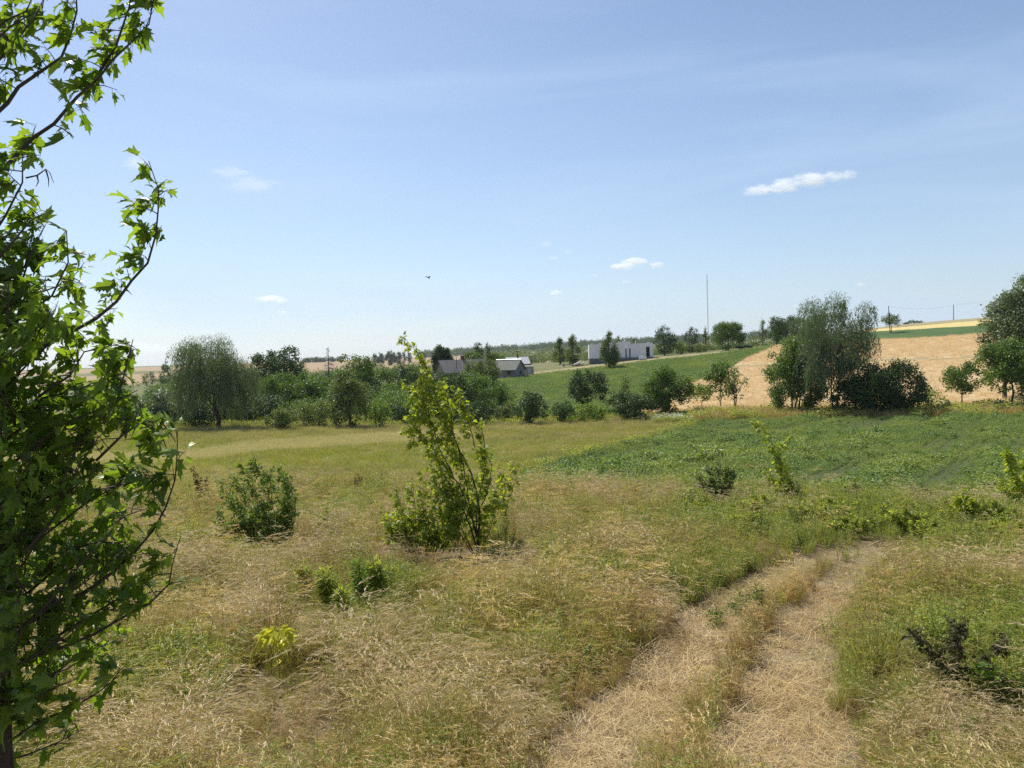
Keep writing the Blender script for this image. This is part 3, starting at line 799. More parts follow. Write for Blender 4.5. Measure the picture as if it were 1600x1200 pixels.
def tree(name, label, cat, px, top, w, y=None, d=None, mat='broad', style='round', z0=.12, n=18, cover=.42, leaf=None, group=None,
         lean=0.0, bark='bark', stems=1, br=.34, seed=None, taper=.0, rad=None, up=.35, flat=.9, tmpl=LEAF_T, limbs=5, top_px=None, mat2=None, hang=(.06, .28)):
    global rng
    sd_ = int(px * 7 + top) if seed is None else seed
    rng = np.random.default_rng(sd_); random.seed(sd_)
    if r_fill(px, top, d): w *= 1.18
    b, r = locate(px, y, d)
    H = height_to(top_px or px, top, r, b[2]); W = w * r / F
    leaf = leaf or max(.10, r * .0027)
    z0 = z0 * H
    rad = rad or .022 * H
    o = empty(name, b, label, cat, group)
    cm, tm = MB(), MB()
    if style in ('round', 'bush'):
        bl = crown_blobs(H, W, z0, n, br, flat, lean=lean, taper=taper)
        leaf_ball(cm, bl, leaf, cover, up=up, tmpl=tmpl)
        for i in range(n * 2):      # loose sprays breaking the outline
            d_ = rnd_dirs(1)[0]; hc = (H - z0) / 2; tt = (d_[2] + 1) / 2
            c = np.array([d_[0] * W / 2 * (1 - taper * tt) + lean * tt * H, d_[1] * W / 2 * .9, z0 + hc + d_[2] * hc * .97])
            leaf_ball(cm, [(c, random.uniform(.06, .15) * W)], leaf, cover * 1.1, vol=.6, up=up)
        trunk_mesh(tm, H, z0, bl, rad, limbs, stems, W * .2, lean)
    elif style == 'willow':        # hanging curtains of narrow leaves
        bl = []
        hc = (H - z0)
        for i in range(n):
            a = random.uniform(0, 6.28); t = .28 + .70 * (i + .5) / n
            q = (.62 + .62 * float(vnoise(np.array(a * .8 + sd_), np.array(t * 4.5)))) * math.sqrt(random.random()) * .92
            if i % 4 == 3: q *= 1.25; t = min(1.0, t * 1.06) * math.sqrt(max(.04, 1 - (max(0, t - .25) / .78) ** 2.2))
            bl.append((np.array([math.cos(a) * q * W / 2, math.sin(a) * q * W / 2 * .9, z0 + hc * t]), np.array([.15, .15, .12]) * W * random.uniform(.45, 1.35)))
        bl.append((np.array([0, 0, z0 + hc * .55]), np.array([.30 * W, .28 * W, .30 * hc])))
        leaf_ball(cm, bl, leaf, cover * .55, tmpl=NARROW_T, droop=1.2, vol=.4)
        for c, br_ in bl[:-1]:
            for s_ in range(random.choice((8, 20, 30))):
                a = random.uniform(0, 6.28); p = c + np.array([math.cos(a), math.sin(a), .2]) * br_ * random.uniform(.7, 1.2)
                L_ = min(p[2] - z0 * random.uniform(.3, 1.2), hc * random.uniform(*hang))
                if L_ <= 0: continue
                m = max(4, int(L_ / (leaf * .42)))
                t = np.linspace(0, 1, m)
                out = (p[:2] - 0) / (np.linalg.norm(p[:2]) + .1) * .05 * W
                Pq = p + np.stack([t * out[0] - t * L_ * .08, t * out[1], -t * L_], 1) + rng.normal(0, leaf * .35, (m, 3))
                X = np.tile([-.2, 0, -1.], (m, 1)) + rng.normal(0, .35, (m, 3))
                cm.scatter(NARROW_T, Pq, X, rnd_dirs(m), leaf * 1.35 * rng.uniform(.7, 1.2, m), np.clip(random.random() * .5 + rng.random(m) * .5, 0, 1))
        trunk_mesh(tm, H, z0, bl, rad, limbs, stems, W * .14, lean)
    elif style == 'birch':         # light crown, short hanging twigs, pointed top
        bl = []
        for i in range(n):
            t = random.random() ** .8; q = (1 - t) ** .6 * (.35 + .65 * min(1, t * 5))
            a = random.uniform(0, 6.28)
            bl.append((np.array([math.cos(a) * q * W * .42 + lean * t * H, math.sin(a) * q * W * .4, z0 + (H - z0) * (t * .9 + .04)]), np.array([.24, .24, .26]) * W * (1.15 - .7 * t)))
        leaf_ball(cm, bl, leaf, cover * 1.1, droop=.8, vol=.5, up=.2)
        t = np.linspace(.6, 1, 8)
        for q in t:
            leaf_ball(cm, [(np.array([lean * q * H, 0, z0 + (H - z0) * q * .98]), W * .10 * (1.25 - q))], leaf, cover, vol=.5)
        trunk_mesh(tm, H, z0, bl, rad, limbs, stems, W * .12, lean)
        tm.tube([(0, 0, -.2), (lean * H * .5, 0, H * .5), (lean * H, 0, H * .97)], [rad, rad * .6, .01], 6)
    elif style == 'deadspruce':
        tm.tube([(0, 0, -.2), (0, 0, H * .6), (.1, 0, H)], [rad, rad * .6, .03], 6)
        for i in range(46):
            z = H * random.uniform(.28, .97); L_ = (H - z) * .34 + .25; a = random.uniform(0, 6.28)
            e = np.array([math.cos(a) * L_, math.sin(a) * L_, z - L_ * random.uniform(-.05, .3)])
            tm.tube([(0, 0, z), (e + np.array([0, 0, z])) / 2 + [0, 0, -.05], e], [rad * .35, rad * .25, .012], 4)
            for q in (.5, .75):
                p = np.array([0, 0, z]) * (1 - q) + e * q; v = rnd_dirs(1)[0] * L_ * .3
                tm.tube([p, p + v], [rad * .15, .008], 3)
    if cm.n:      # true to the height and spread measured
        A = np.concatenate(cm.V); zt = np.percentile(A[:, 2], 99.9); x0_, x1_ = np.percentile(A[:, 0] - lean * A[:, 2], (.6, 99.4))
        kx = W / (x1_ - x0_); kz = H / zt
        for v in cm.V: v[:, 0] *= kx; v[:, 1] *= kx; v[:, 2] *= kz
        for v in tm.V: v[:, 2] *= kz
        cm.build('crown', M[mat], o)
    tm.build('trunk' if style != 'deadspruce' else 'trunk', M[bark], o)
    return o

E = 'trees and shrubs of the tree line'
tree('willow_tree', 'tall weeping willow with a leaning dark trunk at the edge of the hay field', 'tree', 341, 524, 122, y=669, mat='grey', style='willow', n=44, z0=.14, cover=.8, rad=.30, lean=-.05, seed=3, hang=(.14, .5))
tree('yew_shrub', 'dark blue-green shrub under the left half of the willow', 'shrub', 313, 627, 46, y=667, mat='dark', z0=.0, n=14, stems=3)
tree('yew_shrub', 'dark blue-green shrub mass right of the willow trunk', 'shrub', 385, 608, 74, d=112, mat='dark', z0=.0, n=16, stems=3)
tree('thicket_shrub', 'dark thicket between the willow and the bushy orchard tree', 'shrub', 425, 612, 44, d=116, mat='dark', z0=.0, n=12, stems=3)
tree('sea_buckthorn', 'grey-green shrub half hidden by the near maple leaves', 'shrub', 262, 606, 62, d=112, mat='grey', z0=.0, n=12, stems=4)
tree('sea_buckthorn', 'grey-green shrub seen through the near maple, left of its long lower branch', 'shrub', 205, 622, 70, d=110, mat='grey', z0=.0, n=12, stems=4)
tree('oak_tree', 'tall rounded dark tree behind the willow, the higher of the pair', 'tree', 447, 540, 56, d=165, mat='farleaf', z0=.15, n=18, seed=41)
tree('oak_tree', 'lower rounded dark tree directly right of the willow crown', 'tree', 415, 551, 46, d=160, mat='farleaf', z0=.1, n=16)
tree('orchard_tree', 'broad mid green orchard tree below the rounded dark pair', 'tree', 455, 581, 76, d=138, mat='broad', z0=.05, n=20, stems=2)
tree('orchard_tree', 'bushy orchard tree between the willow and the dead spruce', 'tree', 488, 590, 54, d=134, mat='broad', z0=.05, n=16, stems=2)
tree('hazel_bush', 'round olive bush right of the willow at the field edge', 'bush', 441, 634, 42, y=671, mat='olive', z0=.0, n=12, stems=5)
tree('hazel_bush', 'wide olive bush with bare inner stems at the field edge', 'bush', 492, 625, 58, y=668, mat='olive', z0=.0, n=14, stems=6, cover=.32)
tree('dead_spruce', 'bare dead spruce standing above the orchard trees', 'tree', 515, 541, 30, d=165, style='deadspruce', bark='dead', rad=.16)
tree('maple_tree', 'round green tree right of the dead spruce', 'tree', 556, 553, 60, d=150, mat='broad', z0=.15, n=18)
tree('poplar_shrub', 'tall narrow dark shrub in front of the round green tree', 'shrub', 546, 577, 48, y=668, mat='olive', z0=.0, n=20, stems=3, taper=.35, seed=8)
tree('willow_shrub', 'olive shrub leaning against the tall narrow one', 'shrub', 571, 598, 34, d=111, mat='olive', z0=.0, n=12, stems=3)
tree('pear_tree', 'small garden tree left of the near yellow-green sapling, upper row', 'tree', 604, 571, 34, d=168, mat='broad', z0=.2, n=12)
tree('thuja', 'dark conical thuja among the garden trees', 'shrub', 628, 566, 24, d=160, mat='dark', z0=.0, n=14, taper=.5)
tree('apple_tree', 'loose garden tree behind the dark conical thuja', 'tree', 648, 566, 44, d=172, mat='broad', z0=.15, n=14)
tree('elder_bush', 'bright green bush right of the tall narrow shrub', 'bush', 590, 622, 36, y=668, mat='shrub', z0=.0, n=12, stems=4)
tree('elder_bush', 'dark low bush left of the near sapling at the field edge', 'bush', 620, 630, 44, d=107, mat='dark', z0=.0, n=12, stems=4)
tree('elder_bush', 'loose bright bush behind the near sapling', 'bush', 655, 615, 40, d=110, mat='shrub', z0=.0, n=12, stems=4)
tree('plum_tree', 'bushy tree below the old house, left one of the thicket', 'tree', 702, 582, 62, d=116, mat='dark', z0=.02, n=18, stems=3)
tree('plum_tree', 'large bushy tree below the barn with sunlit top', 'tree', 745, 584, 76, d=120, mat='broad', z0=.02, n=20, stems=3)
tree('blackthorn_bush', 'low dark bush at the foot of the tree thicket below the barn', 'bush', 735, 622, 64, y=664, mat='dark', z0=.0, n=14, stems=4)
tree('blackthorn_bush', 'pale green low bush between the barn thicket and the dark round bush', 'bush', 790, 626, 34, d=109, mat='olive', z0=.0, n=10, stems=4)
tree('blackthorn_bush', 'dark round bush standing alone at the tan field edge', 'bush', 829, 610, 52, y=663, mat='dark', z0=.0, n=16, stems=4, seed=19)
tree('blackthorn_bush', 'small dark bush right of the dark round one', 'bush', 880, 624, 36, y=661, mat='farleaf', z0=.0, n=12, stems=4)
tree('cherry_tree', 'round cherry-like tree before the hillside crop, dark crown on short trunk', 'tree', 919, 577, 62, d=119, mat='dark', z0=.22, n=16, seed=23)
tree('rose_bush', 'low pale green bush under the round tree before the hillside crop', 'bush', 912, 628, 62, y=658, mat='shrub', z0=.0, n=14, stems=5)
tree('ash_shrub', 'thin upright shrub between two darker trees before the hillside crop', 'shrub', 972, 586, 32, d=116, mat='olive', z0=.1, n=10, cover=.3)
tree('hawthorn_bush', 'wide dark bush left of the white flowering weeds', 'bush', 985, 611, 70, y=655, mat='dark', z0=.0, n=18, stems=4)
tree('hawthorn_tree', 'dense tree above the white flowering weeds, left of the thin pair', 'tree', 1043, 571, 76, y=645, mat='broad', z0=.06, n=22, stems=2, seed=77)
tree('young_plum_tree', 'small thin-stemmed green tree between the two dense ones', 'tree', 1097, 597, 34, y=638, mat='shrub', z0=.35, n=9, rad=.06)
tree('walnut_tree', 'dense tree in front of the wheat beside the see-through leaning tree', 'tree', 1127, 563, 48, y=638, mat='broad', z0=.22, n=16, rad=.09)
tree('leaning_plum_tree', 'sparse see-through tree with bare dark branches before the wheat', 'tree', 1150, 573, 36, y=641, mat='olive', z0=.25, n=9, cover=.16, stems=3, limbs=9, rad=.14)
tree('linden_tree', 'broad bright green tree at the left of the tall dark group', 'tree', 1243, 527, 88, y=646, mat='broad', z0=.04, n=26, stems=3, seed=5)
tree('silver_birch', 'tallest drooping birch in the group before the wheat', 'tree', 1304, 463, 108, y=648, mat='grey', style='willow', n=50, z0=.10, cover=.85, stems=3, bark='bark', seed=12, rad=.2)
tree('silver_birch', 'lower drooping birch behind the broad bright tree', 'tree', 1268, 492, 50, d=114, mat='grey', style='willow', n=24, z0=.2, cover=.8, seed=14, rad=.15)
tree('elm_tree', 'dark spreading low tree right of the tall birch', 'tree', 1385, 563, 98, y=648, mat='dark', z0=.02, n=24, stems=4, seed=9)
tree('elm_tree', 'dark low shrub filling the gap under the tall birch', 'shrub', 1335, 590, 60, d=108, mat='dark', z0=.0, n=16, stems=4)
tree('sumac_shrub', 'light feathery shrub at the right foot of the dark group', 'shrub', 1453, 602, 34, d=112, mat='shrub', z0=.0, n=8, cover=.25, stems=4)
tree('sumac_shrub', 'low weed-like shrub between the feathery one and the small round tree', 'shrub', 1475, 622, 32, d=110, mat='olive', z0=.0, n=8, cover=.25, stems=4)
tree('young_linden', 'small round tree with clear trunk standing alone before the wheat', 'tree', 1503, 562, 52, y=636, mat='broad', z0=.36, n=13, rad=.10, seed=31)
tree('chestnut_tree', 'broad leaved dark tree with clear trunk at the right edge', 'tree', 1582, 527, 80, y=640, mat='broad', z0=.24, n=24, rad=.16, seed=33)
tree('white_willow', 'tall grey-green tree rising behind the broad one at the right edge', 'tree', 1570, 458, 62, d=124, mat='grey', z0=.15, n=26, seed=34, taper=.25)
tree('white_willow', 'tallest grey-green tree cut by the right edge of the view', 'tree', 1612, 425, 84, d=122, mat='grey', z0=.1, n=26, seed=35)
tree('verge_bush', 'low dark bush under the tree at the right edge', 'bush', 1590, 622, 60, d=109, mat='dark', z0=.0, n=10, stems=4)
# round the old farm
tree('walnut_tree', 'round dark walnut tree behind the old house', 'tree', 692, 539, 32, d=200, mat='dark', z0=.0, n=34, leaf=.36, seed=56, br=.42, cover=.8)
tree('garden_poplar', 'spiky topped tree behind the barn, left spire', 'tree', 749, 534, 20, d=205, mat='farleaf', z0=.05, n=16, leaf=.36, taper=.5)
tree('garden_poplar', 'spiky topped tree behind the barn, thinner right spire', 'tree', 763, 533, 13, d=206, mat='farleaf', z0=.05, n=14, leaf=.36, taper=.5)
tree('mulberry_tree', 'wide green tree between the old house roof and the spires', 'tree', 738, 548, 34, d=200, mat='broad', z0=.05, n=16, leaf=.36)
tree('mulberry_tree', 'green tree behind the barn roof', 'tree', 778, 550, 38, d=206, mat='broad', z0=.05, n=16, leaf=.36)
tree('lilac_bush', 'leafy tree in front of the gap between old house and barn', 'tree', 752, 560, 58, d=170, mat='olive', z0=.05, n=18, leaf=.34, stems=3)
tree('garden_bush', 'dense bush hiding the right foot of the old house', 'bush', 735, 578, 40, d=160, mat='broad', z0=.0, n=14, leaf=.34)
tree('lilac_bush', 'small round bush behind the grey shed', 'bush', 822, 560, 22, d=212, mat='farleaf', z0=.0, n=10, leaf=.34)
for i, (x_, tp, w_, lb, mt) in enumerate([(660, 598, 34, 'small tree on the garden slope behind the near sapling', 'broad'), (612, 596, 26, 'small garden tree beside the bare patch of soil', 'broad'),
        (585, 590, 26, 'small dark garden tree right of the round green tree', 'farleaf'), (520, 588, 34, 'bushy tree at the foot of the dead spruce', 'broad'), (690, 596, 30, 'garden tree just below the old house wall', 'farleaf')]):
    tree('garden_tree', lb, 'tree', x_, tp, w_, d=145 + i * 3, mat=mt, z0=.1, n=12, group='small trees on the garden slope')
# round the white house and along the top of the slope
G2 = 'young birches in front of the white house'
tree('young_birch', 'leftmost young birch left of the white house', 'tree', 875, 527, 24, y=570, mat='olive', style='birch', n=22, cover=.5, group=G2, leaf=.34, z0=.08)
tree('young_birch', 'young birch just left of the rubble pile', 'tree', 896, 522, 24, y=569, mat='olive', style='birch', n=22, cover=.5, group=G2, leaf=.34, z0=.08)
tree('young_birch', 'tallest young birch before the white house wall', 'tree', 952, 517, 30, y=576, mat='olive', style='birch', n=26, cover=.6, group=G2, leaf=.33, z0=.1, stems=2)
tree('young_birch', 'small young birch beside the dark doorway of the white house', 'tree', 992, 529, 20, y=560, mat='olive', style='birch', n=18, cover=.6, group=G2, leaf=.33, z0=.2)
tree('young_birch', 'treetop showing above the roof of the white house', 'tree', 967, 524, 14, d=262, mat='olive', style='birch', n=16, cover=.5, group=G2, leaf=.36)
tree('bush_at_house', 'low scrubby bush at the right corner of the white house', 'bush', 1025, 541, 18, y=553, mat='olive', z0=.0, n=8, leaf=.34, cover=.3)
tree('pollard_tree', 'dark tree with lumpy crown right of the white house', 'tree', 1038, 508, 34, d=232, mat='dark', z0=.02, n=16, leaf=.36, lean=.04, seed=61)
tree('pollard_tree', 'dark narrow tree between the lumpy one and the mast', 'tree', 1082, 510, 24, d=240, mat='farleaf', z0=.02, n=14, leaf=.36)
tree('slope_birch', 'thin pale tree left of the foot of the mast', 'tree', 1103, 509, 13, d=240, mat='olive', style='birch', n=16, leaf=.36)
tree('slope_bush', 'low green bush between the two dark trees on the slope', 'bush', 1064, 532, 26, d=238, mat='broad', z0=.0, n=10, leaf=.36)
tree('slope_bush', 'low bush at the left foot of the big round walnut', 'bush', 1100, 535, 30, d=232, mat='olive', z0=.0, n=10, leaf=.36)
tree('walnut_tree', 'big round green walnut on the slope right of the mast', 'tree', 1138, 502, 46, d=218, mat='broad', z0=.06, n=22, leaf=.34, seed=64)
tree('slope_bush', 'dark low bush at the right foot of the big round walnut', 'bush', 1163, 538, 26, d=218, mat='dark', z0=.0, n=10, leaf=.34)
tree('slope_birch', 'thin birch on the slope left of the small dark tree', 'tree', 1192, 497, 18, d=262, mat='grey', style='birch', n=16, leaf=.36)
tree('slope_tree', 'small dark tree at the corner of the hillside crop', 'tree', 1214, 494, 28, d=240, mat='farleaf', z0=.12, n=16, leaf=.36)
tree('slope_tree', 'far broad tree clump behind the bright linden', 'tree', 1243, 493, 66, d=330, mat='farleaf', z0=.0, n=26, leaf=.5)
tree('slope_bush', 'pale bush above the bright linden crown', 'bush', 1246, 522, 44, d=200, mat='olive', z0=.0, n=12, leaf=.34)
tree('roadside_tree', 'small round tree on the ridge beside the leaning pole', 'tree', 1393, 487, 26, d=238, mat='olive', z0=.34, n=11, leaf=.32, cover=.28, rad=.1)
for i, (x_, tp, w_, lb) in enumerate([(1424, 499, 12, 'pointed bush on the ridge left of the two low ones'), (1436, 500, 12, 'right hand low bush on the ridge skyline'), (1416, 502, 10, 'lowest bush on the ridge skyline')]):
    tree('ridge_bush', lb, 'bush', x_, tp, w_, d=312, mat='farleaf', z0=.0, n=8, leaf=.4, group='bushes on the ridge skyline')
# bushes on the far left slope
for i, (x_, tp, w_, d_, mt, lb) in enumerate([(256, 587, 18, 330, 'farleaf', 'dark round bush on the left slope'), (277, 585, 14, 350, 'broad', 'green bush beside the dark round bush on the left slope'), (238, 580, 12, 420, 'farleaf', 'small dark bush high on the left slope'),
        (253, 578, 9, 470, 'brown', 'reddish bush high on the left slope'), (265, 581, 12, 440, 'farleaf', 'small dark bush right of the reddish one on the left slope'), (229, 583, 12, 380, 'broad', 'small green bush left of the reddish one on the left slope'), (190, 588, 16, 330, 'farleaf', 'bush on the left slope beside the tan field'),
        (243, 600, 18, 260, 'grey', 'grey bush at the bottom of the left slope')]):
    tree('slope_bush', lb, 'bush', x_, tp, w_, d=d_, mat=mt, z0=.0, n=9, leaf=d_ * .0016, group='bushes on the left slope')
# far tree clumps on the skyline
for i, (x_, tp, w_, lb) in enumerate([(259, 568, 11, 'tiny tree clump alone on the left skyline'), (640, 548, 8, 'single round tree on the skyline left of the walnut'), (661, 549, 10, 'last round tree of the far row before the walnut'),
        (586, 552, 9, 'small tree at the left end of the far row'), (596, 550, 12, 'second tree of the far row on the skyline'), (611, 547, 18, 'broadest tree clump of the far row on the skyline'), (624, 549, 10, 'tree right of the broadest clump in the far row'),
        (632, 549, 8, 'narrow tree in the far row on the skyline')]):
    tree('skyline_tree', lb, 'tree', x_, tp, w_, d=900, mat='farleaf', z0=.0, n=14, leaf=1.3, cover=.9, group='trees of the far row on the skyline')
for i, (x_, tp, w_) in enumerate([(480, 558, 14), (492, 557, 16), (505, 558, 14), (519, 557, 14), (532, 556, 12)]):
    tree('skyline_tree', ['leftmost', 'second', 'middle', 'fourth', 'rightmost'][i] + ' low tree of the dark skyline row behind the dead spruce', 'tree', x_, tp, w_, d=1500, mat='farleaf', z0=.0, n=12, leaf=2.2, cover=.9, group='low dark skyline row behind the dead spruce')

# ------------------------------------------------------------------ far forest and scrubland (masses)
rng = np.random.default_rng(99); random.seed(99)
fb = MB()
def forest_mass(name, label, spec, mat, cat='forest'):
    m = MB()
    for px0, px1, n, r0, r1, h0, h1, leaf in spec:
        for i in range(n):
            p_ = random.uniform(px0, px1); r_ = math.exp(random.uniform(math.log(r0), math.log(r1)))
            x, y, z = at(p_, r_); h = random.uniform(h0, h1); w = h * random.uniform(.35, .6)
            leaf_ball(m, [(np.array([x, y, z + h * .5]), (w, w, h * .52))], leaf, .5, vol=.15, rough=.4)
    o = m.build(name, M[mat]); tag(o, label, cat, kind='stuff'); return o
forest_mass('forest', 'distant forest belt along the skyline from the farm to the right slope', [(655, 900, 380, 1500, 2600, 9, 15, 3.2), (850, 1290, 620, 1500, 2600, 10, 16, 3.2), (1330, 1380, 20, 700, 900, 6, 9, 2)], 'farleaf')
forest_mass('scrub', 'patchy young trees and scrub on abandoned land behind the white house', [(770, 940, 260, 420, 1000, 1.5, 5, 1.1), (930, 1250, 300, 330, 1100, 2, 6, 1.1), (740, 950, 200, 900, 1500, 3, 8, 1.8)], 'olive', 'scrub')
forest_mass('valley_scrub', 'scattered low shrubs in the valley on the left', [(150, 330, 70, 170, 420, .8, 2.2, .55), (380, 790, 260, 118, 240, 1.0, 3.6, .36), (270, 640, 120, 112, 150, 1.2, 3.2, .30), (120, 330, 130, 108, 190, 1.0, 3.8, .3)], 'broad', 'scrub')

# white flowering weeds at the field corner
b = MB(); random.seed(1); rng = np.random.default_rng(1); herb(b, 10, .9, .12, LEAF_T, .3, 14); dd = MB(); dots(dd, 12, .28, .92, .06)
ws = multi_source('umbel_source', [(b, M['weed']), (dd, M['flower'])])
xs = []
for i in range(90):
    q = random.gauss(0, 1); x, y, z = hit(1046 + q * 17, 662 - random.random() * 5); xs.append((x, y, z))
scatter_object('white_flowers', np.array(xs), rng.uniform(.7, 1.1, len(xs)), np.zeros(len(xs)), [ws], 'white flowering weeds at the corner between tan field and green crop', 'flowers')

# ------------------------------------------------------------------ buildings
M['slate'] = plain('roof_slate', (.17,.155,.15), (.11,.10,.10), 2.5, .85, .6, (1, 1, 1))
M['moss'] = plain('mossy_slate', (.20,.20,.18), (.11,.125,.09), 2.0, .9, .6)
M['plaster'] = plain('old_plaster', (.34,.28,.20), (.25,.21,.16), 1.5, .9, .3)
M['blockwall'] = plain('grey_wall', (.26,.25,.25), (.17,.165,.17), 2, .9, .3)
M['white'] = plain('aerated_block', (.76,.75,.76), (.69,.68,.69), 1.5, .9, .2)
M['plinth'] = plain('concrete_plinth', (.18,.175,.17), (.13,.125,.12), 3, .9, .3)
M['rim'] = plain('pale_block_sunlit_rim', (.85,.84,.80), (.78,.77,.74), 2, .9, .2)  # pale block white; on the wall tops the sun's glow is put into it
M['tin'] = plain('tin_roof', (.62,.63,.64), (.50,.51,.53), 1.2, .45, .1, (1, 8, 1), .3)
M['hole'] = plain('dark_opening', (.02,.02,.022), (.012,.012,.013), 2, .9, 0)  # near-black; stands for the shade inside open gaps, also panes and bird
M['door'] = plain('pale_door', (.42,.43,.46), (.34,.35,.38), 3, .7, .2)
M['rust'] = plain('brick_red', (.16,.07,.05), (.10,.05,.04), 6, .9, .4)
M['steel'] = plain('mast_steel', (.30,.28,.27), (.20,.19,.18), 3, .6, .1)
def placed(name, px, d, label, cat, rz=0.0, group=None):
    x, y, z = at(px, d); o = empty(name, (x, y, z), label, cat, group); o.rotation_euler = (0, 0, rz - math.atan2(x, y)); return o
def prism(mb, L_, W_, z0, z1, over=.35, hip=0.0, th=.10, tint=.5):
    """two roof slopes with thickness; ridge along x; hip pulls the ridge ends in"""
    a, b_ = L_ / 2 + over, W_ / 2 + over; r_ = a - hip; zz = z0 - over * (z1 - z0) / (W_ / 2)
    for s in (-1, 1):
        V = np.array([(-a, s * b_, zz), (a, s * b_, zz), (r_, 0, z1), (-r_, 0, z1)])
        V = np.vstack([V, V + [0, 0, -th]])
        mb.faces(V, [(0,1,2,3),(7,6,5,4),(0,4,5,1),(3,2,6,7),(1,5,6,2),(0,3,7,4)], tint)
        if hip > 0:
            V = np.array([(s * a, -b_, zz + .003), (s * a, b_, zz + .003), (s * r_, 0, z1 + .003)]); V = np.vstack([V, V + [0, 0, -th]])
            mb.faces(V, [(0,1,2),(5,4,3),(0,3,4,1),(1,4,5,2),(2,5,3,0)], tint)
def gable_wall(mb, x, W_, z0, z1, t=.25):
    V = np.array([(x, -W_/2, z0), (x, W_/2, z0), (x, 0, z1)]); V = np.vstack([V, V + [t, 0, 0]])
    mb.faces(V, [(0,1,2),(5,4,3),(0,3,4,1),(1,4,5,2),(2,5,3,0)])
def roof_ribs(mb, L_, W_, z0, z1, n, over=.3):
    for i in range(n):
        x = -L_/2 - over + .1 + (L_ + 2*over - .2) * i / (n - 1)
        for s in (-1, 1):
            zz = z0 - over * (z1 - z0) / (W_ / 2)
            mb.tube([(x, s * (W_/2 + over - .03), zz + .02), (x, s * .03, z1 + .02)], .035, 4)
# old house
h = placed('old_house', 724, 182, 'old low house with weathered grey slate roof behind the thicket', 'house', .42)
w = MB(); w.box((0, 0, 1.15), (11.5, 6, 2.5)); gable_wall(w, -5.75, 5.98, 2.4, 4.85); gable_wall(w, 5.5, 5.98, 2.4, 4.85); w.build('wall', M['plaster'], h)
r_ = MB(); prism(r_, 11.5, 6, 2.45, 5.0, .45); rf = r_.build('roof', M['slate'], h)
r_ = MB(); roof_ribs(r_, 11.5, 6, 2.47, 5.02, 9, .42); r_.build('batten', M['slate'], rf)
r_ = MB(); r_.box((.2, .6, 5.3), (.7, .6, 1.1)); r_.box((.2, .6, 5.9), (.85, .75, .14)); r_.build('chimney', M['rust'], rf)
r_ = MB(); r_.tube([(-2.6, -2.2, 2.2), (-2.6, -2.2, 6.0)], .07, 6); r_.build('stove_pipe', M['pole'], h)
for x_ in (-4.2, -1.0, 2.4):
    fr = MB(); fr.box((x_, -3.03, 1.35), (1.1, .08, 1.15)); f_ = fr.build('window', M['plinth'], h)
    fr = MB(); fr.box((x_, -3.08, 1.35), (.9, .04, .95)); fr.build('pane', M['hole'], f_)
# barn
h = placed('barn', 795, 186, 'small grey barn with mossy roof and gable facing the potato field', 'barn', -.55)
w = MB(); w.box((0, 0, 1.05), (6.4, 4.4, 2.3)); gable_wall(w, -3.2, 4.38, 2.2, 4.15); gable_wall(w, 2.95, 4.38, 2.2, 4.15); w.build('wall', M['blockwall'], h)
r_ = MB(); prism(r_, 6.4, 4.4, 2.25, 4.3, .4); rf = r_.build('roof', M['moss'], h)
r_ = MB(); r_.tube([(-3.6, 0, 4.36), (3.6, 0, 4.36)], .09, 6); r_.build('ridge_cap', M['tin'], rf)
r_ = MB(); r_.box((-.9, -2.22, 1.0), (1.3, .07, 2.0)); dr = r_.build('door', M['door'], h)
r_ = MB(); r_.box((-.4, -2.28, 1.05), (.05, .05, .25)); r_.build('handle', M['hole'], dr)
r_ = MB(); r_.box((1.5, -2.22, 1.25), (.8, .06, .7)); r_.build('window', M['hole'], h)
r_ = MB(); r_.box((3.22, .3, 1.2), (.06, .7, .8)); r_.build('window', M['hole'], h)  # hole in the gable, its inner shade painted as a dark panel
# outbuilding with tin roof
h = placed('outbuilding', 808, 204, 'outbuilding with shiny light tin roof behind the barn', 'barn', .25)
w = MB(); w.box((0, 0, 1.1), (5.6, 4.2, 2.4)); gable_wall(w, -2.8, 4.18, 2.3, 3.75); gable_wall(w, 2.55, 4.18, 2.3, 3.75); w.build('wall', M['plaster'], h)
r_ = MB(); prism(r_, 5.6, 4.2, 2.35, 3.9, .35); rf = r_.build('roof', M['tin'], h)
r_ = MB(); roof_ribs(r_, 5.6, 4.2, 2.37, 3.92, 11, .33); r_.build('seam', M['tin'], rf)
r_ = MB(); r_.box((.8, -2.12, 1.0), (1.0, .06, 1.9)); r_.build('door', M['rust'], h)
# grey shed
h = placed('garden_shed', 827, 192, 'small pale grey plank shed beside the potato field path', 'shed', -.2)
w = MB()
for i in range(9): w.box((-.92 + i * .23, -.8, .95), (.215, .05, 2.0 + .01 * (i % 3)))
w.box((0, .02, .92), (2.04, 1.55, 1.95)); w.build('wall', M['concrete'], h)
r_ = MB(); V = np.array([(-1.2,-1.0,2.0),(1.2,-1.0,2.0),(1.2,1.0,2.3),(-1.2,1.0,2.3)]); V = np.vstack([V, V - [0,0,.08]]); r_.faces(V, [(0,1,2,3),(7,6,5,4),(0,4,5,1),(1,5,6,2),(2,6,7,3),(3,7,4,0)]); r_.build('roof', M['moss'], h)
r_ = MB(); r_.box((.25, -.85, .9), (.75, .05, 1.75)); r_.build('door', M['door'], h)
# white unfinished house
h = placed('white_house', 969, 219, 'white unfinished flat house of blocks on dark concrete plinth', 'house', .06); h.location.z -= .55
Lh = 17.6; x0 = -Lh/2
w = MB()
def wallrun(mb, xa, xb, y0, z0, z1, t=.4): mb.box(((xa + xb)/2, y0, (z0 + z1)/2), (xb - xa, t, z1 - z0))
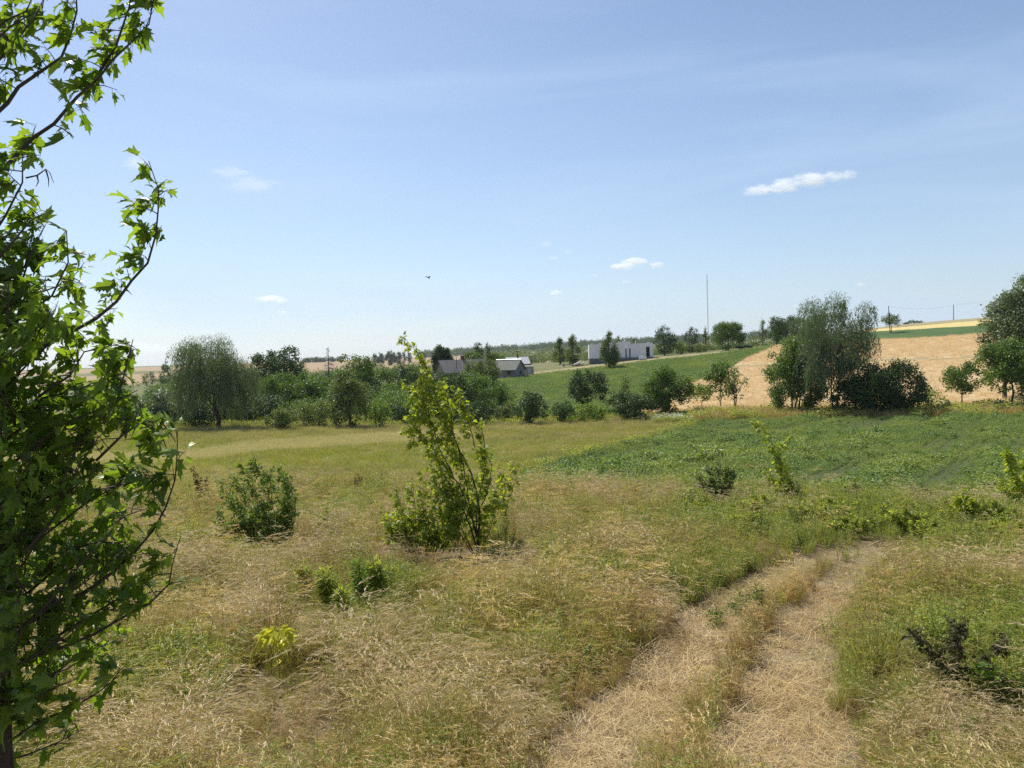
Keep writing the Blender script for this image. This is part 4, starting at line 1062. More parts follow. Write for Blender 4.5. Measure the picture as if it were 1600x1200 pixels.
# front wall: left bay stands forward; openings left between the pieces
wallrun(w, x0, x0 + 7.4, -5, 1.3, 5.2); wallrun(w, x0 + 7.4, x0 + 10.0, -4.6, 1.3, 5.5)
wallrun(w, x0 + 10.0, x0 + 10.35, -4.0, 3.8, 5.5); wallrun(w, x0 + 10.35, x0 + 11.1, -4.0, 1.3, 5.5); wallrun(w, x0 + 11.1, x0 + 11.45, -4.0, 3.8, 5.5)
wallrun(w, x0 + 11.45, x0 + 15.7, -4.0, 1.3, 5.1); wallrun(w, x0 + 15.7, x0 + 16.7, -4.0, 4.1, 5.1); wallrun(w, x0 + 16.7, Lh/2, -4.0, 1.3, 5.1)
w.box((x0 + .2, 0, 3.25), (.38, 9.58, 3.9)); w.box((Lh/2 - .2, .4, 3.2), (.38, 8.38, 3.8)); wallrun(w, x0, Lh/2, 5, 1.3, 5.2)
w.box((0, 0, 3.22), (.3, 8.2, 3.7)); w.build('wall', M['white'], h)
pl = MB(); pl.box((x0 + 8.8, .2, .55), (Lh - .1, 10.5, 1.48)); pl.build('plinth', M['plinth'], h)
xx = x0
while xx < Lh/2 - .7:
    t_ = 5.2 if xx < x0 + 7.0 else (5.5 if xx < x0 + 11 else 5.1); yy = -5 if xx < x0 + 7 else (-4.6 if xx < x0 + 9.6 else -4.0)
    if random.random() < .75:
        rm_ = MB(); rm_.box((xx + .3, yy, t_ + .1), (.6, .3, random.choice([.2, .2, .36]))); rm_.build('rim_block', M['rim'], h)  # sunlit wall top put into these paler loose blocks
    xx += random.choice([.62, .9, 1.3])
rm_ = MB(); rm_.box((x0 + 9.95, -4.2, 5.95), (.35, .35, .9)); rm_.build('vent_pipe', M['rim'], h)
rm_ = MB(); rm_.box((x0 + 12.9, -3.8, 5.5), (.3, .3, .8)); rm_.build('vent_pipe', M['rim'], h)
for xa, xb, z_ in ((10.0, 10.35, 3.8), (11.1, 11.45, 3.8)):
    r_ = MB(); r_.box((x0 + (xa + xb)/2, -3.92, (1.3 + z_)/2), (xb - xa, .1, z_ - 1.3)); r_.build('window', M['hole'], h)  # unglazed gaps: the shade inside is painted on as dark panels
r_ = MB(); r_.box((x0 + 16.2, -3.9, 2.7), (1.0, .1, 2.8)); r_.build('door', M['hole'], h)  # open doorway: a dark panel painted as the shaded inside
for k in range(2):
    o = placed('block_pallet', 1002 + k * 4, 211, ['wrapped white pallet of blocks before the white house door', 'lower heap of white blocks right of the wrapped pallet'][k], 'pallet', .2 * k, 'pallets of blocks before the white house')
    r_ = MB(); r_.box((0, 0, .06), (1.3, 1.1, .12)); r_.build('pallet_base', M['pole'], o)
    r_ = MB()
    for i in range(3):
        for j in range(3 - k * 1):
            r_.box((-.42 + i * .42, random.uniform(-.03, .03), .3 + j * .34), (.40, .9, .33))
    r_.build('block', M['rim'], o)
# rubble by the birches
o = placed('rubble_pile', 900, 212, 'heap of broken slabs and boards left of the white house', 'rubble', .1)
r_ = MB()
for i in range(26):
    s_ = random.uniform(.25, .7); V = rnd_dirs(8) * s_ * .6; V[:, 2] = np.abs(V[:, 2]) * .7
    c = np.array([random.gauss(0, 1.7), random.gauss(0, .7), random.uniform(0, .35)])
    bx = np.array([(i_, j_, k_) for k_ in (0, 1) for j_ in (-1, 1) for i_ in (-1, 1)], float) * s_ * .5 + rng.normal(0, s_ * .12, (8, 3)) + c
    r_ = MB(); r_.faces(bx, [(0,2,3,1),(4,5,7,6),(0,1,5,4),(2,6,7,3),(0,4,6,2),(1,3,7,5)]); r_.build('stone', M['concrete'], o)
for k, (x_, ang) in enumerate([(.3, .5), (1.3, .25), (2.2, .12)]):
    r_ = MB(); V = np.array([(-.9,-.5,0),(.9,-.5,0),(.9,.5,0),(-.9,.5,0)], float); V[:, 2] = (V[:, 0] + .9) * ang; V = np.vstack([V, V + [0,0,.12]]) + [x_, -.6, .35]
    r_.faces(V, [(3,2,1,0),(4,5,6,7),(0,1,5,4),(1,2,6,5),(2,3,7,6),(3,0,4,7)]); r_.build('slab', M['rim'], o)

# ------------------------------------------------------------------ poles, wires, mast
def pole(px, base_d, top, label, lean=0.0, brace=None, mat='pole', rad=.12, arm=True):
    b, r = locate(px, None, base_d); H = height_to(px, top, r, b[2])
    o = empty('utility_pole', b, label, 'utility pole', 'utility poles')
    m = MB(); m.tube([(0, 0, -.3), (lean * H * .5, 0, H * .5), (lean * H, 0, H)], [rad, rad * .9, rad * .75], 8); m.build('post', M[mat], o)
    if arm:
        m = MB(); m.box((lean * H, 0, H - .35), (1.3, .1, .1)); cb_ = m.build('crossarm', M[mat], o)
        for s in (-.55, 0, .55):
            m = MB(); m.tube([(lean * H + s, 0, H - .3), (lean * H + s, 0, H - .08)], [.04, .05], 6); m.build('insulator', M['rim'], cb_)
    if brace:
        m = MB(); m.tube([(brace, -.3, -.3), (lean * H * .8, 0, H * .82)], rad * .9, 6); m.build('brace', M[mat], o)
    return b, H, lean
pole(809, 196, 547, 'dark pole with slanting brace above the tin roof', brace=2.1)
pa = pole(1391, 236, 478, 'leaning dark pole behind the small ridge tree', lean=-.05, arm=False)
pb = pole(1490, 314, 476, 'straight grey pole on the ridge skyline', mat='concrete', rad=.16, arm=False)
def wire(p, q, sag, label):
    t = np.linspace(0, 1, 14)[:, None]; P_ = p + (q - p) * t; P_[:, 2] -= sag * 4 * (t[:, 0] * (1 - t[:, 0]))
    m = MB(); m.tube(P_, .018, 4); o = m.build('power_line', M['steel']); tag(o, label, 'wire', 'overhead wires'); return o
ta = pa[0] + np.array([pa[2] * pa[1], 0, pa[1] - .1]); tb = pb[0] + np.array([0, 0, pb[1] - .1])
wire(ta, tb, 1.0, 'faint overhead wire between the leaning pole and the ridge pole')
xq = np.array(at(1665, 340)); wire(tb, xq + [0, 0, 10.5], 1.2, 'faint overhead wire running right from the ridge pole')
# guyed mast far away
b, r = locate(1107, None, 1200); H = height_to(1106, 430, r, b[2])
o = empty('radio_mast', b, 'tall thin lattice radio mast on the skyline', 'mast')
m = MB()
for a in (0, 2.094, 4.189):
    m.tube([(.55 * math.cos(a), .55 * math.sin(a), 0), (.55 * math.cos(a), .55 * math.sin(a), H)], .12, 4)
nseg = int(H / 2.4)
for i in range(nseg):
    z_ = i * H / nseg
    for k, a in enumerate((0, 2.094, 4.189)):
        a2 = (0, 2.094, 4.189)[(k + 1) % 3]
        m.tube([(.55*math.cos(a), .55*math.sin(a), z_), (.55*math.cos(a2), .55*math.sin(a2), z_ + H/nseg)], .05, 3)
m.build('lattice', M['steel'], o)
m = MB(); m.tube([(0, 0, H), (0, 0, H + 3)], .09, 4); m.build('antenna', M['steel'], o)
for k in range(3):
    a = k * 2.094 + .5
    for hh in (.45, .92):
        m = MB(); m.tube([(0, 0, H * hh), (math.cos(a) * H * .45, math.sin(a) * H * .45, -1)], .025, 3); m.build('guy_wire', M['steel'], o)

# ------------------------------------------------------------------ bird
P_ = ray(669, 434); P_ = P_ / np.linalg.norm(P_) * 55
o = empty('bird', P_, 'small dark bird flying above the trees', 'bird'); o.rotation_euler = (0, .5, .8)
m = MB(); m.tube([(-.13, 0, 0), (-.08, 0, .01), (0, 0, .015), (.08, 0, .01), (.12, 0, .012), (.15, 0, .0)], [.006, .022, .035, .028, .022, .004], 8)
V = np.array([(-.22, -.035, .0), (-.12, -.01, 0), (-.12, .01, 0), (-.22, .035, 0)]); V = np.vstack([V, V + [0, 0, .006]]); m.faces(V, [(3,2,1,0),(4,5,6,7),(0,1,5,4),(2,3,7,6),(1,2,6,5),(3,0,4,7)])
m.build('body', M['hole'], o)
for s in (-1, 1):
    m = MB(); V = np.array([(.06, s*.02, .02), (-.04, s*.02, .02), (.05, s*.14, .07), (-.05, s*.14, .07), (-.05, s*.30, .05), (-.08, s*.27, .05)]); V = np.vstack([V, V + [0, 0, .005]])
    m.faces(V, [(0,1,3,2),(2,3,5,4),(6,8,9,7),(8,10,11,9),(0,2,8,6),(2,4,10,8),(1,7,9,3),(3,9,11,5),(4,5,11,10)]); m.build('wing', M['hole'], o)

# ------------------------------------------------------------------ near saplings and shrubs with real branches
def twigs_leaves(lm, tm, path, r0, r1, step, tw_len, nleaf, lsize, tmpl, wind=(-.8, .1, .0), fan=1.0, hang=.35, tint=(0, 1), tw_rad=.0022, start=.12):
    """one branch: a bent tube, side twigs along it, leaves on the twigs blown by the wind"""
    Pp = np.asarray(path, float)
    seg = np.linalg.norm(np.diff(Pp, axis=0), axis=1); cum = np.concatenate([[0], np.cumsum(seg)]); L_ = cum[-1]
    K = max(4, int(L_ / .12)); t = np.linspace(0, L_, K)
    S_ = np.stack([np.interp(t, cum, Pp[:, k]) for k in range(3)], 1)
    S_[1:-1] = (S_[:-2] + 2 * S_[1:-1] + S_[2:]) / 4
    S_[1:-1] += rng.normal(0, .010, (K - 2, 3))
    S_[:, :2] += (np.sin(t / max(L_, .01) * rng.uniform(4, 9, 1) + rng.uniform(0, 6, 1)) * .018 * L_ * np.minimum(1, t / L_ * 4))[:, None] * rng.normal(0, 1, 2)
    tm.tube(S_, np.linspace(r0, r1, K), 6, .5)
    w = np.asarray(wind, float)
    s = L_ * start
    while s < L_ * 1.001:
        p = np.array([np.interp(s, t, S_[:, k]) for k in range(3)])
        i = min(K - 2, int(s / L_ * (K - 1))); d = S_[i + 1] - S_[i]; d /= np.linalg.norm(d) + 1e-9
        v = rnd_dirs(1)[0] * fan + d * .55 + w * .45 + np.array([0, 0, .25]); v /= np.linalg.norm(v)
        tl = tw_len * random.uniform(.5, 1.25) * (1 - .45 * s / L_)
        e = p + v * tl + np.array([w[0] * .15 * tl, 0, -.12 * tl])
        mid = (p + e) / 2 + np.array([0, 0, .06 * tl])
        tm.tube([p, mid, e], [tw_rad * 1.3, tw_rad, tw_rad * .5], 4, .5)
        n = max(3, int(nleaf * random.uniform(.6, 1.3)))
        q = np.sort(rng.uniform(.15, 1, n))[:, None]
        b = p * (1-q)**2 + 2 * mid * q * (1-q) + e * q**2
        dirs = rnd_dirs(n) * .75 + w * .75 + v * .3 + np.array([0, 0, -hang])
        dirs /= np.linalg.norm(dirs, axis=1, keepdims=True)
        pet = lsize * .55
        base = b + dirs * pet * rng.uniform(.4, 1, (n, 1))
        for a_, c_ in zip(b, base): tm.tube([a_, c_], tw_rad * .38, 3, .9)
        Z = rnd_dirs(n) * .7 + np.array([.35, -.25, .75])
        tm_ = random.choice((MAPLE_T, MAPLE_C, MAPLE_D)) if tmpl is MAPLE_T else tmpl
        lm.scatter(tm_, base, dirs + rng.normal(0, .2, (n, 3)), Z, lsize * rng.uniform(.40, 1.25, n), np.clip(rng.uniform(tint[0], tint[1], n), 0, 1))
        s += step * random.uniform(.6, 1.4)
def pt(px, py, depth):
    v = ray(px, py); return v / math.hypot(v[0], v[1]) * depth

rng = np.random.default_rng(2024); random.seed(2024)
DM = 4.2
tb_ = np.array(pt(6, 1180, DM)); gx_, gy_ = tb_[0], tb_[1]; tz = float(gz(gx_, gy_))
base = np.array([gx_ + .02, gy_, tz])
lm, tm = MB(), MB()
tr = [pt(6, 1290, DM), pt(4, 1160, DM), pt(0, 980, DM), pt(-6, 760, DM + .05), pt(-14, 520, DM + .05), pt(-26, 260, DM), pt(-40, 20, DM), pt(-52, -160, DM)]
tr = [np.array([tr[0][0], tr[0][1], tz - .1])] + tr
tm.tube(tr, [.05, .045, .040, .036, .032, .028, .022, .016, .008], 10)
BR = [ # photograph traces of the main branches: points, depth shift at the tip
 ([(-20,190),(0,167),(45,128),(80,103),(113,57),(123,7),(128,-60)], .2, 1),
 ([(-24,285),(0,263),(35,232),(70,203),(113,160),(163,110),(207,63),(233,30),(246,-15)], -.2, 1),
 ([(150,122),(185,95),(200,47),(207,5),(212,-50)], -.2, .8),
 ([(-10,590),(27,553),(62,537),(100,523),(160,490),(190,470),(207,453),(233,405),(250,350),(247,310),(243,280),(230,252)], .15, 1),
 ([(-14,530),(27,513),(63,480),(90,453),(107,423),(116,395),(104,360)], -.3, 1),
 ([(-16,420),(10,395),(30,350),(50,330),(66,312),(74,330)], .3, .9),
 ([(-5,700),(35,655),(67,627),(110,612),(160,585),(195,560)], .3, 1),
 ([(40,790),(90,723),(143,683),(168,660),(180,647),(188,600),(198,560),(203,530)], -.1, 1),
 ([(150,720),(195,680),(225,640),(250,655),(275,690)], .35, .9),
 ([(-4,1010),(30,978),(67,960),(113,928),(160,907),(200,883),(233,837),(250,807),(262,780),(277,747),(280,700),(278,672)], .1, 1),
 ([(4,1045),(40,1030),(97,1013),(157,990),(187,977),(230,943),(260,922),(280,890),(287,863),(282,838)], -.25, 1),
 ([(5,1165),(40,1140),(77,1120),(113,1103),(147,1087),(180,1070),(196,1052)], -.35, 1),
 ([(30,870),(80,835),(117,797),(150,777),(200,737),(215,725)], .25, 1),
 ([(-4,880),(30,850),(60,800),(85,770),(110,740),(120,700)], -.35, 1),
 ([(-10,660),(20,600),(40,560),(70,500),(90,470)], .35, 1),
 ([(-8,800),(40,770),(80,740),(110,690),(140,640),(150,600)], .4, 1),
 ([(-2,940),(50,930),(90,880),(130,850),(165,820),(205,800),(240,790)], .4, 1),
 ([(0,1080),(50,1070),(100,1050),(140,1020),(175,1010)], .4, 1),
 ([(-20,380),(0,350),(20,300),(30,260),(40,240)], -.3, .9),
 ([(-16,500),(10,470),(30,430),(45,400),(50,370)], .3, 1),
 ([(-30,120),(0,90),(30,60),(60,30),(75,-10)], .3, 1),
 ([(-20,60),(10,40),(35,10),(60,-20)], -.2, .8),
 ([(-6,980),(20,900),(60,850),(90,810),(100,770)], -.5, 1),
 ([(-6,740),(30,700),(70,690),(120,660),(170,625),(210,610)], -.4, .9),
 ([(-8,620),(10,560),(20,500),(15,440)], -.4, 1),
 ([(-4,1120),(40,1090),(80,1080),(120,1060)], -.6, 1),
 ([(60,900),(110,860),(160,840),(200,850),(235,870)], .2, 1), ([(90,700),(150,660),(200,640),(240,660),(262,720)], .3, 1), ([(80,1000),(130,960),(180,940),(215,930),(240,905)], .1, 1), ([(60,620),(110,580),(150,545),(190,535)], .2, 1), ([(60,780),(120,760),(170,770),(215,760),(250,740)], .25, 1), ([(40,1110),(90,1050),(140,1000),(190,1000)], .3, 1),
 ([(2,1190),(30,1180),(60,1165),(100,1155),(130,1140)], .1, 1),
 ([(-12,560),(-60,500),(-100,420),(-120,330)], 0, 1), ([(-8,800),(-70,740),(-130,640)], .2, 1), ([(-20,300),(-70,240),(-100,150)], .1, 1), ([(0,1000),(-70,960),(-140,880)], -.2, 1),
]
for pts, ds, dn in BR:
    nP = len(pts); path = [pt(x, y, DM + (ds if ds > 0 else ds * .45) * (k / (nP - 1)) + .02 * random.gauss(0, 1)) for k, (x, y) in enumerate(pts)]
    L_ = sum(np.linalg.norm(a - b) for a, b in zip(path[:-1], path[1:]))
    twigs_leaves(lm, tm, path, .004 + .0055 * L_, .002, .060 if pts[0][1] > 420 else .056, .17, 7, .096, MAPLE_T, wind=(-.95, .1, .10), hang=.30, start=.06)
for tw_ in ([(-6,62),(14,44),(35,25),(52,-4)], [(12,44),(38,28),(55,20),(72,17)], [(4,52),(10,62),(11,78)], [(40,278),(58,274),(72,264),(78,270),(84,286)], [(58,274),(60,284),(56,292)], [(72,266),(76,280),(76,292)]):
    tm.tube([pt(x, y, DM - .1) for x, y in tw_], [.0045, .0012] if len(tw_) == 2 else np.linspace(.0042, .0012, len(tw_)), 5)
# fill the dense lower heart of the crown
for i in range(44):
    y0 = 1120 - 660 * random.random() ** 1.2; s0 = np.array(pt(random.uniform(-30, 50), y0, DM + random.uniform(-.25, .6)))
    v = np.array([random.uniform(-.15, .46), random.uniform(-.4, .4), random.uniform(.15, .5)])
    twigs_leaves(lm, tm, [s0, s0 + v * .5 + [.03, 0, 0], s0 + v], .006, .002, .065, .15, 7, .096, MAPLE_T, wind=(-.8, .1, .05), hang=.45, tint=(0, .7))
o = empty('maple_tree', base, 'large young maple with dark green windblown leaves filling the left side of the view', 'tree')
lm.V = [v - base.astype(np.float32) for v in lm.V]; tm.V = [v - base.astype(np.float32) for v in tm.V]
lm.build('crown', M['maple'], o); tm.build('trunk', M['twig'], o, smooth=True)

def sapling(name, label, cat, basepx, stems, mat, lsize, tmpl=LOBED_T, nleaf=6, step=.11, tw=.26, r0=.022, bark='twig', wind=(-.6, .1, .1), tint=(0, 1), start=.15, group=None, d=None, fan=1.0, hang=.25):
    """stems: photograph traces (px, py) from the foot upward; the plant stands where its foot meets the ground"""
    b = np.array(hit(*basepx)) if d is None else np.array(at(basepx[0], d))
    r = math.hypot(b[0], b[1]); lm, tm = MB(), MB()
    for st_ in stems:
        rad = r0
        if isinstance(st_, tuple): st_, rad = st_
        ds = random.uniform(-.45, .45); n_ = len(st_)
        path = [pt(x, y, r + ds * k / max(1, n_ - 1)) for k, (x, y) in enumerate(st_)]
        twigs_leaves(lm, tm, path, rad, .003, step * .62, tw * 1.15, int(nleaf * 1.5), lsize * 1.15, tmpl, wind=wind, tint=tint, start=start, tw_rad=.003, fan=fan, hang=hang)
        if n_ >= 2:      # side branches
            q_ = [np.array(p_) for p_ in path]; tot = np.linalg.norm(q_[-1] - q_[0])
            for _k in range(2):
                u_ = random.uniform(.25, .85); a_ = u_ * (n_ - 1); i_ = min(n_ - 2, int(a_)); p0_ = q_[i_] + (q_[i_ + 1] - q_[i_]) * (a_ - i_)
                d_ = (q_[i_ + 1] - q_[i_]); d_ = d_ / (np.linalg.norm(d_) + 1e-9) + rnd_dirs(1)[0] * .75; d_ /= np.linalg.norm(d_)
                l_ = tot * random.uniform(.18, .38) * (1.15 - u_ * .6)
                twigs_leaves(lm, tm, [p0_, p0_ + d_ * l_ * .5 + [0, 0, .02], p0_ + d_ * l_], rad * .4, .002, step * .7, tw, nleaf, lsize * 1.1, tmpl, wind=wind, tint=tint, start=.1, tw_rad=.0025, fan=fan, hang=hang)
    bf = b.astype(np.float32); lm.V = [v - bf for v in lm.V]; tm.V = [v - bf for v in tm.V]
    o = empty(name, b, label, cat, group)
    lm.build('crown', M[mat], o); tm.build('trunk', M[bark], o); return o
sapling('maple_sapling', 'tall yellow-green young maple bent left by the wind in the middle of the meadow', 'tree', (745, 868),
  [([(746,872),(745,800),(735,745),(716,700),(706,660),(695,610),(672,575),(650,548),(634,529)], .03),
   ([(746,870),(752,780),(757,720),(748,670),(728,640),(712,612)], .02),
   ([(745,860),(728,800),(700,740),(672,700),(650,672),(642,640),(648,600)], .02),
   ([(745,840),(720,760),(690,700),(668,650),(660,610),(668,580)], .018),
   ([(747,850),(735,780),(722,720),(705,680),(700,640),(690,600)], .018),
   ([(742,868),(722,830),(710,780),(700,750),(690,715)], .015),
   ([(748,868),(765,820),(778,790),(782,770)], .012), ([(746,868),(756,830),(762,800),(772,780)], .012), ([(742,868),(720,840),(708,815),(700,800)], .012),
   ([(720,720),(700,700),(672,668),(645,655)], .01), ([(735,800),(712,790),(690,770),(680,740)], .01),
   ([(752,790),(765,760),(768,730),(760,700)], .012), ([(742,700),(735,665),(724,640),(716,615)], .012),
   ([(690,690),(655,690),(640,668)], .008), ([(700,640),(668,630),(650,615)], .008)],
  'young', .105, nleaf=7, step=.16, tw=.26)
sapling('maple_sapling', 'thin young maple just right of the tall bent one', 'tree', (792, 838),
  [([(792,838),(790,780),(784,745),(775,720)], .012), ([(790,800),(800,760),(808,735),(800,722)], .01), ([(790,815),(780,780),(770,760)], .008)], 'young', .10, nleaf=5, step=.16, tw=.22)
sapling('elm_shrub', 'yellow-green shrub at the left foot of the tall bent young maple', 'shrub', (668, 872),
  [[(668+dx*.3, 872), (668+dx*.8, 830), (668+dx, ty)] for dx, ty in ((-52,800),(-38,775),(-22,762),(-8,752),(8,770),(20,780),(34,800),(-62,825),(46,815),(-30,800),(0,800),(-46,770),(30,765),(44,780),(56,800),(-66,805))],
  'young', .09, nleaf=6, step=.13, tw=.32, r0=.010)
sapling('privet_shrub', 'dense dark green shrub in the meadow left of the middle, leaning left', 'shrub', (422, 862),
  [[(425+dx*.25, 862), (425+dx*.75-4, 820), (420+dx-10, ty+24), (414+dx-18, ty)] for dx, ty in ((-44,770),(-30,745),(-16,728),(0,720),(14,735),(28,745),(40,728),(52,745),(50,780),(-56,800),(-20,790),(10,790),(34,800),(-40,815))],
  'shrub', .085, tmpl=LEAF_T, nleaf=9, step=.11, tw=.26, r0=.012)
sapling('privet_shrub', 'thin leafy offshoot spreading left of the dense dark green shrub', 'shrub', (378, 830),
  [[(385, 830), (370, 790), (352, 760), (348, 748)], [(385, 830), (384, 790), (380, 760), (378, 735)]], 'shrub', .08, tmpl=LEAF_T, nleaf=5, step=.14, tw=.2, r0=.008)
sapling('weed_shrub', 'pale leafy shrub between the dense dark one and the tall young maple', 'shrub', (520, 850),
  [[(520+dx*.3, 850), (520+dx, ty)] for dx, ty in ((-26,806),(-10,795),(8,810),(24,825))], 'weed', .08, tmpl=LEAF_T, nleaf=5, step=.14, tw=.2, r0=.008)
sapling('green_weed', 'bright green weed clump at the right foot of the tall young maple', 'shrub', (790, 876),
  [[(790+dx*.4, 876), (790+dx, ty)] for dx, ty in ((-22,845),(-12,832),(0,826),(14,834),(26,840),(70,858),(86,852))], 'weed', .075, tmpl=NARROW_T, nleaf=8, step=.1, tw=.14, r0=.006)
for i, (bx_, ts, mt, lb) in enumerate([
  ((318, 792), [(302,730),(310,742),(325,745)], 'brown', 'brownish dry weed standing right of the near maple'),
  ((240, 800), [(228,735),(240,742),(252,748)], 'brown', 'reddish brown dry weed partly behind the near maple'),
  ((560, 772), [(556,742),(562,748)], 'brown', 'small brown weed alone on the pale dry strip')]):
    sapling('dry_weed', lb, 'weed', bx_, [[bx_, ((bx_[0]+t[0])/2, (bx_[1]+t[1])/2), t] for t in ts], mt, .09, tmpl=LEAF_T, nleaf=7, step=.12, tw=.12, r0=.008, wind=(-.2, 0, .1), group='dry brown weeds in the meadow')
sapling('maple_sapling', 'slender yellow-green sapling before the green crop, tip bent left', 'tree', (1235, 795),
  [([(1238,796),(1228,750),(1214,710),(1198,682),(1180,660)], .014), ([(1232,790),(1222,750),(1218,720)], .010), ([(1234,790),(1232,750),(1226,722)], .01), ([(1230,780),(1212,750),(1200,735)], .008)],
  'young', .13, nleaf=5, step=.15, tw=.24)
sapling('broom_shrub', 'green broom-like shrub at the foot of the slender sapling', 'shrub', (1232, 797),
  [[(1232+dx*.3, 797), (1232+dx, ty)] for dx, ty in ((-20,760),(-10,748),(0,745),(8,752),(18,760),(28,770))], 'weed', .12, tmpl=NARROW_T, nleaf=9, step=.09, tw=.18, r0=.006, wind=(-.3,0,.4))
sapling('withered_shrub', 'dull olive shrub before the crop, left of the slender sapling', 'shrub', (1128, 796),
  [[(1130+dx*.3, 796), (1126+dx, ty)] for dx, ty in ((-32,742),(-16,730),(-2,724),(12,726),(22,735),(4,748),(-12,755))], 'olive', .11, tmpl=LEAF_T, nleaf=8, step=.11, tw=.24, r0=.01)
sapling('dark_seedling', 'small dark leafy plant at the crop edge right of the slender sapling', 'shrub', (1334, 790),
  [[(1334+dx*.3, 790), (1334+dx, ty)] for dx, ty in ((-8,758),(4,755),(12,764))], 'broad', .12, tmpl=LEAF_T, nleaf=9, step=.1, tw=.14, r0=.006)
sapling('broom_shrub', 'upright grassy green shrub right of the small dark leafy plant', 'shrub', (1352, 822),
  [[(1354+dx*.4, 822), (1346+dx, ty)] for dx, ty in ((-16,782),(-8,776),(0,774),(10,785),(16,792))], 'weed', .07, tmpl=NARROW_T, nleaf=8, step=.1, tw=.12, r0=.006, wind=(-.3,0,.4))
sapling('withered_shrub', 'thin dark twiggy plant at the crop edge near the right', 'shrub', (1452, 792),
  [[(1454+dx*.3, 792), (1446+dx, ty)] for dx, ty in ((-20,758),(-4,756),(12,764),(20,775))], 'drydark', .09, tmpl=LEAF_T, nleaf=5, step=.14, tw=.16, r0=.006)
sapling('rose_shrub', 'bright green shrub with dark inner leaves right of the track bend', 'shrub', (1515, 826),
  [[(1515+dx*.3, 826), (1512+dx, ty)] for dx, ty in ((-26,792),(-12,776),(0,770),(14,776),(24,790))], 'young', .11, tmpl=LEAF_T, nleaf=9, step=.10, tw=.24, r0=.008)
sapling('maple_sapling', 'yellow-green sapling cut by the right edge before the crop', 'tree', (1596, 812),
  [([(1600,812),(1598,760),(1588,730),(1576,708)], .012), ([(1600,805),(1610,750),(1606,715)], .012), ([(1598,800),(1580,770),(1564,752)], .008), ([(1600,800),(1592,770),(1590,745)], .008)], 'young', .13, nleaf=7, step=.13, tw=.28)
for i, (x_, yb, yt, w_, lb) in enumerate([(1165, 815, 785, 30, 'leafy yellow-green weed below the dull olive shrub'), (1290, 815, 780, 26, 'flowering weed clump between slender sapling and the broom-like shrub'), (1420, 838, 800, 36, 'loose weed clump where the track ends'),
        (1465, 850, 812, 34, 'tangled weed clump right of the track end'), (1540, 860, 822, 34, 'tangled weed clump below the bright green shrub'), (1270, 812, 786, 22, 'short weed clump at the foot of the broom-like shrub, right side'),
        (1085, 800, 768, 30, 'leafy weed at the left end of the weedy crop edge'), (1105, 812, 782, 30, 'short yellow-green weed left of the dull olive shrub'), (1200, 810, 775, 30, 'weed clump between the dull olive shrub and the slender sapling'), (1255, 826, 790, 30, 'yellow-green weed clump below the slender sapling'), (1308, 826, 788, 30, 'tall yellow-green weed beside the small dark leafy plant'), (1385, 830, 792, 30, 'weed clump between the grassy green shrub and the track end'), (1405, 815, 783, 30, 'small weed clump against the crop edge above the track end'), (1485, 815, 782, 30, 'yellow-green weed left of the bright green shrub'), (1560, 830, 790, 30, 'tall weed left of the sapling at the right edge'), (1575, 850, 812, 30, 'weed clump below the sapling at the right edge'), (1180, 838, 805, 30, 'low weed clump nearest the track on the left of its bend'), (1330, 842, 808, 30, 'low weed clump just beyond the track bend')]):
    sapling('weed_clump', lb, 'weed', (x_, yb), [[(x_ + k * w_ * .2, yb), (x_ + k * w_ * .5 - 3, yt + abs(k) * 4 + random.uniform(-4, 4))] for k in (-2, -1, 0, 1, 2)], 'weed', .085, tmpl=LEAF_T, nleaf=12, step=.06, tw=.22, r0=.004, group='weed clumps along the crop edge')
# small plants of the foreground
sapling('yellow_seedling', 'small bright yellow ash seedling on a thin stem in the left foreground', 'seedling', (436, 1076),
  [([(436,1078),(435,1030),(434,1002)], .005)], 'shoot', .055, tmpl=NARROW_T, nleaf=1, step=.5, tw=.02)
b = np.array(hit(436, 1076)); rr0 = math.hypot(b[0], b[1]); tipp = pt(434, 986, rr0); lm, tm = MB(), MB()
rng = np.random.default_rng(8); random.seed(8)
for k in range(13):
    a = k * 2.4; v = np.array([math.cos(a), math.sin(a) * .8, .25]) * .11; v[0] -= .02; lo_ = -.05 * (k // 5)
    e = tipp + v + [0, 0, .04 + lo_]; e2 = e + v * .45 - [0, 0, .12]
    tm.tube([tipp, e, e2], [.002, .0015, .001], 4)
    t_ = np.linspace(.25, 1, 9)[:, None]; Pq = tipp * (1-t_)**2 + 2 * e * t_ * (1-t_) + e2 * t_**2
    X = np.tile(v, (9, 1)) * 3 + np.array([0, 0, -.5]) + rng.normal(0, .25, (9, 3)); lm.scatter(LEAF_T, Pq, X, np.tile([.1, -.5, 1.], (9, 1)) + rng.normal(0, .4, (9, 3)), .10, rng.random(9))
sd_o = [o_ for o_ in COL.objects if o_.name.startswith('yellow_seedling')][0]
bf = b.astype(np.float32); lm.V = [v - bf for v in lm.V]; tm.V = [v - bf for v in tm.V]; lm.build('leaf_whorl', M['shoot'], sd_o); tm.build('leaf_stalk', M['twig'], sd_o)
WS_ = 'tall weed stems in the left meadow'
